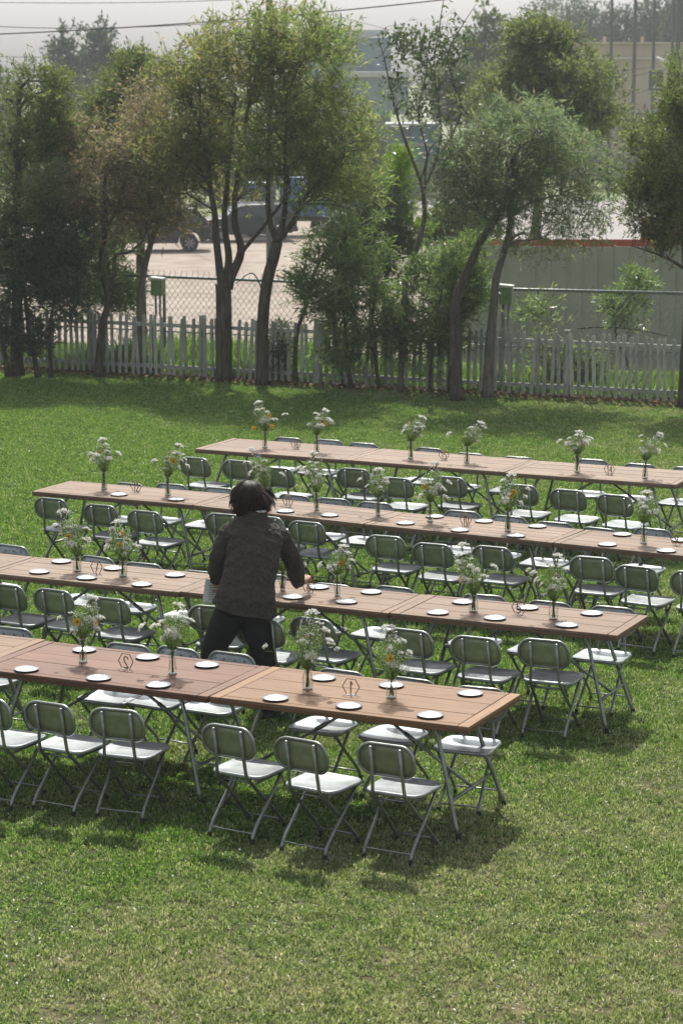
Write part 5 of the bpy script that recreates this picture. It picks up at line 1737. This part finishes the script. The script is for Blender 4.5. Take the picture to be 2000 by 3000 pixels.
        for kf, ex, ey, ez in extra:
            pet, dsc = SUNF if kf == 's' else COSM
            o = link(bpy.data.objects.new('yellow_flower' if kf == 's' else 'pink_flower', pet), fb)
            o.location = (ex, ey, ez)
            o.rotation_euler = Vector((rs.normal() * .3 + ex * 3, -.9, .55)).to_track_quat('Z', 'Y').to_euler()
            link(bpy.data.objects.new('flower_centre', dsc), o)
            MB().tube([(ex, ey, ez), (ex * .6, ey * .5, ez - .06), (0, 0, gh)], .001, 3, False).build('flower_stalk', M['stem'], fb)

# ================================================================ the person
def skin_mesh(name, V, Ed, root, sub=2):
    """V: name -> (point, radius); Skin modifier grown into one continuous surface"""
    keys = list(V)
    me = bpy.data.meshes.new(name)
    me.from_pydata([tuple(V[k][0]) for k in keys], [(keys.index(a), keys.index(b)) for a, b in Ed], [])
    o = bpy.data.objects.new(name + '_rig', me)
    col.objects.link(o)
    md = o.modifiers.new('skin', 'SKIN'); md.use_smooth_shade = True
    for i, k in enumerate(keys):
        r = V[k][1]
        me.skin_vertices[0].data[i].radius = (r, r) if not hasattr(r, '__len__') else r
        me.skin_vertices[0].data[i].use_root = (k == root)
    s = o.modifiers.new('sub', 'SUBSURF'); s.levels = sub; s.render_levels = sub
    dg = bpy.context.evaluated_depsgraph_get()
    out = bpy.data.meshes.new_from_object(o.evaluated_get(dg))
    bpy.data.objects.remove(o, do_unlink=True)
    out.name = name
    out.polygons.foreach_set('use_smooth', [True] * len(out.polygons))
    return out


def tube_rings(path, radii, n=20, squash=None):
    """rings of a limb along a path"""
    P = smooth_path(path, 9)
    m = len(P)
    ctrl = np.linspace(0, 1, len(radii))
    rr = np.interp(np.linspace(0, 1, m), ctrl, radii)
    out = []
    u = None
    for i, p in enumerate(P):
        t = (P[min(i + 1, m - 1)] - P[max(i - 1, 0)]).normalized()
        if u is None: u = t.orthogonal().normalized()
        u = (u - t * u.dot(t)).normalized()
        w = t.cross(u)
        out.append([p + (u * math.cos(2 * PI * k / n) + w * math.sin(2 * PI * k / n)) * rr[i] for k in range(n)])
    return out


def wrinkle(me, amp, sc, stretch=(1, 1, 1), seed=0.0):
    me.update()
    nr = [v.normal.copy() for v in me.vertices]
    for v, n_ in zip(me.vertices, nr):
        p = Vector((v.co.x * stretch[0], v.co.y * stretch[1], v.co.z * stretch[2])) * sc + Vector((seed, seed * .7, seed * 1.3))
        f = noise.noise(p) + .5 * noise.noise(p * 2.3)
        f = max(0, 1 - abs(f) * 3.2) if amp < 0 else f
        v.co += n_ * abs(amp) * f


man = empty('person', (-.78, 17.68, 0))
tag(man, 'person in charcoal blazer bending over table six, seen from behind', 'person')
mo = Vector((-.78, 17.68, 0))
rel = lambda p: Vector(p) - mo
Vv = {'pelvis': ((-.745, 17.70, .90), .10), 'waist': ((-.70, 17.77, 1.06), .10), 'chest': ((-.66, 17.89, 1.27), .095), 'neckb': ((-.65, 17.985, 1.45), .05), 'neck': ((-.66, 18.0, 1.51), .053), 'jaw': ((-.685, 18.04, 1.56), .062), 'head': ((-.69, 18.055, 1.625), .092), 'crown': ((-.69, 18.045, 1.685), .075),
      'nose': ((-.745, 18.145, 1.60), .014), 'noset': ((-.752, 18.163, 1.593), .009),
      'shl': ((-.80, 17.95, 1.405), .062), 'ell': ((-.93, 17.905, 1.20), .04), 'wrl': ((-.945, 18.06, .985), .030), 'pml': ((-.955, 18.10, .945), .034),
      'shr': ((-.50, 17.95, 1.36), .062), 'elr': ((-.36, 18.13, 1.10), .04), 'wrr': ((-.318, 18.41, .900), .028), 'pmr': ((-.278, 18.475, .898), (.038, .026)),
      'hpl': ((-.83, 17.70, .80), .08), 'knl': ((-.946, 17.72, .57), .062), 'anl': ((-1.02, 17.72, .10), .04), 'tol': ((-1.05, 17.86, .045), .035),
      'hpr': ((-.65, 17.70, .79), .08), 'knr': ((-.605, 17.70, .56), .062), 'anr': ((-.555, 17.665, .10), .04), 'tor': ((-.55, 17.81, .045), .035)}
Ed = [('pelvis', 'waist'), ('waist', 'chest'), ('chest', 'neckb'), ('neckb', 'neck'), ('neck', 'jaw'), ('jaw', 'head'), ('head', 'crown'), ('head', 'nose'), ('nose', 'noset'), ('chest', 'shl'), ('shl', 'ell'), ('ell', 'wrl'), ('wrl', 'pml'),
      ('chest', 'shr'), ('shr', 'elr'), ('elr', 'wrr'), ('wrr', 'pmr'), ('pelvis', 'hpl'), ('hpl', 'knl'), ('knl', 'anl'), ('anl', 'tol'), ('pelvis', 'hpr'), ('hpr', 'knr'), ('knr', 'anr'), ('anr', 'tor')]
# right hand: four fingers and thumb closing on the top of the number sign
tip = Vector((-.256, 18.606, .858))
pm = Vector(Vv['pmr'][0])
for k, (ox, oz, ln) in enumerate(((-.026, .014, .92), (-.010, .018, 1.0), (.008, .014, .95), (.024, .006, .82))):
    a = pm + Vector((ox, .03, oz)); 
    b = a.lerp(tip + Vector((ox * .6, 0, .02)), .45) + Vector((0, 0, .022))
    c = tip + Vector((ox * .75, .006 - (1 - ln) * .05, .006))
    for nm, p, r in (('a', a, .0105), ('b', b, .0095), ('c', c, .0078)):
        Vv['fr%d%s' % (k, nm)] = (p, r)
    Ed += [('pmr', 'fr%da' % k), ('fr%da' % k, 'fr%db' % k), ('fr%db' % k, 'fr%dc' % k)]
Vv['tra'] = (pm + Vector((-.03, .012, -.016)), .012); Vv['trb'] = (pm + Vector((-.022, .06, -.028)), .0105); Vv['trc'] = (tip + Vector((-.012, -.012, -.014)), .0085)
Ed += [('pmr', 'tra'), ('tra', 'trb'), ('trb', 'trc')]
# left hand holds the paper
pl = Vector(Vv['pml'][0])
for k, ox in enumerate((-.024, -.008, .009, .025)):
    Vv['fl%da' % k] = (pl + Vector((ox, .035, -.018)), .0105); Vv['fl%db' % k] = (pl + Vector((ox, .042, -.055)), .0092); Vv['fl%dc' % k] = (pl + Vector((ox * .9, .012, -.072)), .008)
    Ed += [('pml', 'fl%da' % k), ('fl%da' % k, 'fl%db' % k), ('fl%db' % k, 'fl%dc' % k)]
Vv['tla'] = (pl + Vector((.032, .005, -.015)), .012); Vv['tlb'] = (pl + Vector((.026, -.012, -.05)), .010)
Ed += [('pml', 'tla'), ('tla', 'tlb')]
Vr = {k: (rel(p), r) for k, (p, r) in Vv.items()}
bm_ = skin_mesh('body', Vr, Ed, 'pelvis', 2)
bm_.materials.clear(); bm_.materials.append(M['skin'])
link(bpy.data.objects.new('body', bm_), man)

# ---- jacket: lofted torso, sleeves, collar
NJ = 72


def sect(c, hw, hd, tilt=-.10, e=2.5, back=0.0):
    c = rel(c)
    pts = []
    for k in range(NJ):
        a = 2 * PI * k / NJ
        ca, sa = math.cos(a), math.sin(a)
        x = hw * math.copysign(abs(ca) ** (2 / e), ca); y = hd * math.copysign(abs(sa) ** (2 / e), sa)
        pts.append(c + Vector((x, y + back * (1 - abs(ca)), x * tilt)))
    return pts


secs = [((-.725, 17.685, .825), 0.228, 0.176), ((-.722, 17.69, .88), 0.221, 0.169), ((-.715, 17.70, .95), 0.210, 0.160), ((-.70, 17.735, 1.04), 0.195, 0.147), ((-.675, 17.775, 1.13), 0.189, 0.141), ((-.66, 17.82, 1.21), 0.191, 0.141),
        ((-.655, 17.87, 1.29), 0.198, 0.138), ((-.652, 17.905, 1.35), 0.206, 0.128), ((-.65, 17.935, 1.395), 0.203, 0.114), ((-.648, 17.955, 1.43), 0.181, 0.100), ((-.646, 17.97, 1.462), 0.135, 0.087), ((-.646, 17.982, 1.49), 0.088, 0.076), ((-.648, 17.99, 1.515), 0.071, 0.070), ((-.65, 17.995, 1.535), 0.067, 0.067)]
# denser rings for the folds
dense = []
for i in range(len(secs) - 1):
    a, b = secs[i], secs[i + 1]
    for q in range(7):
        t = q / 7
        dense.append((tuple(Vector(a[0]).lerp(Vector(b[0]), t)), a[1] + (b[1] - a[1]) * t, a[2] + (b[2] - a[2]) * t))
dense.append(secs[-1])
jm = MB()
ring_list = [sect(c, hw, hd) for c, hw, hd in dense]
# hem waves and the two back vents
for ri in range(0, 15):
    k_ = 1 - ri / 15
    for i, p in enumerate(ring_list[ri]):
        a = 2 * PI * i / NJ
        p += Vector((math.cos(a), math.sin(a), 0)) * (.014 * math.sin(a * 7 + .6) * k_ + .012 * math.sin(a * 3) * k_)
        p.z += -.02 * k_ * (math.cos(a)) * 1.2
jm.rings(ring_list, True, False)
torso_n = len(jm.v)
jm.rings(tube_rings([rel(p) for p in ((-.80, 17.95, 1.42), (-.835, 17.945, 1.375), (-.885, 17.925, 1.29), (-.930, 17.905, 1.195), (-.942, 17.965, 1.10), (-.944, 18.04, 1.01), (-.945, 18.055, .985))], [.055, .072, .068, .064, .058, .052, .050], 36), True, False)
jm.rings(tube_rings([rel(p) for p in ((-.50, 17.95, 1.38), (-.470, 17.965, 1.335), (-.420, 18.04, 1.225), (-.362, 18.13, 1.095), (-.348, 18.26, .99), (-.340, 18.36, .918), (-.337, 18.38, .904))], [.055, .074, .070, .065, .060, .053, .052], 36), True, False)
jme = jm.mesh('jacket', M['jacket'], True)
fix_normals(jme)
wrinkle(jme, .012, 8, (1, 1, .6), 3.1)
wrinkle(jme, -.011, 9, (1, 1, 1.3), 5.2)
wrinkle(jme, -.006, 19, (1, 1, .8), 8.2)
jo = link(bpy.data.objects.new('jacket', jme), man)
sd = jo.modifiers.new('thick', 'SOLIDIFY'); sd.thickness = .006; sd.offset = -1
ss = jo.modifiers.new('sub', 'SUBSURF'); ss.levels = 1; ss.render_levels = 1
# collar band, back seam and vents
cr = MB()
cr.rings([[rel((-.65, 17.99, 1.50)) + Vector((math.cos(a) * r_, math.sin(a) * r_ * .95, z_ - math.cos(a) * .008)) for a in [2 * PI * k / 24 for k in range(24)]] for r_, z_ in ((.094, -.022), (.088, .012), (.078, .034), (.070, .034), (.072, 0))], True, False)
cr.build('collar', M['jacket'], jo, True)
MB().tube([rel((-.64, 17.925, 1.535)), rel((-.60, 17.935, 1.537)), rel((-.575, 17.97, 1.533))], .009, 8).build('shirt_collar', M['shirt'], man, True)
sm = MB().tube([rel(p) + Vector((0, -.004, 0)) for p in ((-.648, 17.86, 1.44), (-.652, 17.765, 1.33), (-.66, 17.675, 1.2), (-.675, 17.625, 1.12), (-.70, 17.56, .98))], .0025, 5)
sm.build('back_seam', M['jacket'], jo, True)

# ---- trousers
tm = MB()
tm.rings([sect(c, hw, hd, 0, 2.3) for c, hw, hd in (((-.72, 17.70, 1.02), .175, .13), ((-.735, 17.70, .95), .195, .15), ((-.74, 17.70, .88), .205, .155), ((-.745, 17.70, .82), .205, .15), ((-.748, 17.70, .775), .15, .11), ((-.748, 17.70, .755), .05, .05))], True, True)
tm.rings(tube_rings([rel(p) for p in ((-.825, 17.70, .88), (-.845, 17.70, .78), (-.895, 17.71, .67), (-.946, 17.725, .56), (-.985, 17.725, .36), (-1.02, 17.72, .16), (-1.028, 17.72, .085))], [.10, .122, .112, .098, .09, .09, .092], 26), True, False)
tm.rings(tube_rings([rel(p) for p in ((-.665, 17.70, .88), (-.648, 17.70, .78), (-.625, 17.70, .67), (-.605, 17.70, .56), (-.58, 17.69, .36), (-.557, 17.67, .16), (-.553, 17.668, .085))], [.10, .122, .112, .096, .089, .088, .09], 26), True, False)
tme = tm.mesh('trousers', M['trousers'], True)
fix_normals(tme)
wrinkle(tme, .009, 8, (1, 1, .6), 1.7)
to_ = link(bpy.data.objects.new('trousers', tme), man)
ss = to_.modifiers.new('sub', 'SUBSURF'); ss.levels = 1; ss.render_levels = 1

# ---- shoes
for (x, y, rz) in ((-1.03, 17.76, .12), (-.553, 17.71, -.05)):
    rr = []
    for t, w, h in ((-.11, .02, .03), (-.105, .036, .06), (-.06, .042, .085), (0, .042, .085), (.05, .046, .06), (.11, .05, .048), (.16, .042, .038), (.175, .02, .02)):
        rr.append([Matrix.Rotation(rz, 3, 'Z') @ Vector((w * math.cos(a), t, max(.004, h * .5 + h * .5 * math.sin(a)))) + rel((x, y, 0)) for a in [2 * PI * k / 14 for k in range(14)]])
    sh = MB().rings(rr)
    so = sh.build('shoe', M['shoe'], man, True)
    MB().rings([[Matrix.Rotation(rz, 3, 'Z') @ Vector((w * 1.05 * math.cos(a), t, z)) + rel((x, y, 0)) for t, w, a in [(.032 + .148 * math.sin(b_), .046, b_) for b_ in [2 * PI * k / 20 for k in range(20)]]] for z in (0, .016)]).build('sole', M['rubber'], so, True)
    MB().lathe([(.045, .085), (.046, .115), (.042, .115)], 14, tuple(rel((x, y - .045, 0)))).build('sock', M['conduit'], man, True)

# ---- hair: a shaggy neck-length cap with loose strands
hc = Vector((-.692, 18.045, 1.635))
hm = MB()
rings_ = []
for i in range(15):
    ph = PI * (i / 14) * .78
    rr = []
    for k in range(32):
        a = 2 * PI * k / 32
        sx, sy, sz = .098, .110, .112
        x, y, z = sx * math.sin(ph) * math.cos(a), sy * math.sin(ph) * math.sin(a), sz * math.cos(ph)
        if ph > 1.5:
            x *= 1 + .10 * (ph - 1.5); 
            z -= .055 * (ph - 1.5)
        # the face stays open at the front left
        fr = max(0, math.cos(a - R(118)))
        if z < .03 and fr > .62: x *= .82; y *= .80
        rr.append(rel(hc + Vector((x, y, z))))
    rings_.append(rr)
hm.rings(rings_, True, True)
hme = hm.mesh('hair', M['hair'], True)
wrinkle(hme, .012, 26, (1, 1, .3), 4.4)
ho = link(bpy.data.objects.new('hair', hme), man)
st = MB()
rd = random.Random(3)
locks = [(rd.gauss(.004, .013), rd.uniform(-.35, .35), rd.gauss(0, .22)) for _ in range(46)]
for q in range(1500):
    a = rd.uniform(0, 2 * PI)
    lk = locks[int(a / (2 * PI) * 46) % 46] if q % 3 else locks[rd.randrange(46)]     # strands fall together in locks
    if max(0, math.cos(a - R(118))) > .72 and rd.random() < .9: continue
    ph0 = rd.uniform(.0, .8); ph1 = 2.15 + lk[1] + rd.gauss(0, .12)
    a1 = a + lk[2] + rd.gauss(0, .08)
    pts = []
    kick = lk[0] + rd.gauss(0, .003) + (.020 if math.cos(a) > .55 else 0)
    for s_ in range(7):
        t = s_ / 6
        ph = ph0 + (ph1 - ph0) * t
        aa = a + (a1 - a) * t
        r_ = 1.02 + abs(lk[0]) * 4 * math.sin(t * 3) + rd.gauss(0, .012)
        wv = .008 * math.sin(t * 6 + lk[1] * 20)
        p = Vector((.102 * r_ * math.sin(ph) * math.cos(aa) + wv, .114 * r_ * math.sin(ph) * math.sin(aa), .117 * r_ * math.cos(ph)))
        if ph > 1.4: p.x *= 1 + .16 * (ph - 1.4); p.z -= .06 * (ph - 1.4)
        p += Vector((math.cos(aa), math.sin(aa), .3)) * kick * max(0, t - .5) * 4
        pts.append(rel(hc + p))
    st.tube(pts, [.0024, .0036, .0040, .0040, .0034, .0024, .0006], 3, False)
tag(st.build('strands', M['hair'], ho, True), kind='stuff')
# ---- glasses, seen at the left temple
gl = MB()
gc = rel((-.752, 18.118, 1.625))
for s_ in (-1, 1):
    cc = gc + Vector((s_ * .030 * math.cos(R(28)), s_ * .030 * math.sin(R(28)), 0))
    gl.tube([cc + Vector((math.cos(a) * .024 * math.cos(R(28)), math.cos(a) * .024 * math.sin(R(28)), math.sin(a) * .02)) for a in [2 * PI * k / 16 for k in range(17)]], .0022, 5, False)
gl.tube([gc + Vector((-.050, -.022, .006)), rel((-.815, 18.05, 1.632)), rel((-.80, 18.0, 1.62))], .0022, 5)
gl.build('glasses', M['sign'], man, True)

# ---- sheet of paper in the left hand
pp = empty('paper_sheet', (-.965, 18.10, .93))
tag(pp, 'white sheet of paper held down in the left hand of the person', 'paper')
V, F = [], []
for i in range(7):
    for j in range(4):
        u, w = j / 3 - .5, i / 6
        V.append((u * .125 - w * .03 - .01, .018 * math.sin(w * 3) + .03 * u + .02 * w, .05 - w * .20 - .02 * u))
for i in range(6):
    for j in range(3):
        F.append((i * 4 + j, i * 4 + j + 1, i * 4 + 5 + j, i * 4 + 4 + j))
sheet = MB().add(V, F).build('sheet', M['paper'], pp, True)
sdm = sheet.modifiers.new('thick', 'SOLIDIFY'); sdm.thickness = .0008
for q in range(7):
    w = .25 + q * .09
    MB().box((-.015 - w * .03, .018 * math.sin(w * 3) + .02 * w - .006, .05 - w * .20), (.08, .001, .004)).build('print_line', M['ink'], pp)

# ================================================================ haze: the air of the place
hz = MB().box((0, 140, 8.3), (400, 520, 23.4)).build('haze')
tag(hz, 'thin bright summer haze hanging over the whole place', 'haze', kind='stuff')
hmt = bpy.data.materials.new('haze_air')
hmt.use_nodes = True
hn = hmt.node_tree
hn.nodes.remove(hn.nodes['Principled BSDF'])
pv = hn.nodes.new('ShaderNodeVolumePrincipled')
pv.inputs['Color'].default_value = (.92, .955, .98, 1)
pv.inputs['Density'].default_value = .00065
pv.inputs['Anisotropy'].default_value = .15
hn.links.new(pv.outputs[0], hn.nodes['Material Output'].inputs['Volume'])
hz.data.materials.append(hmt)
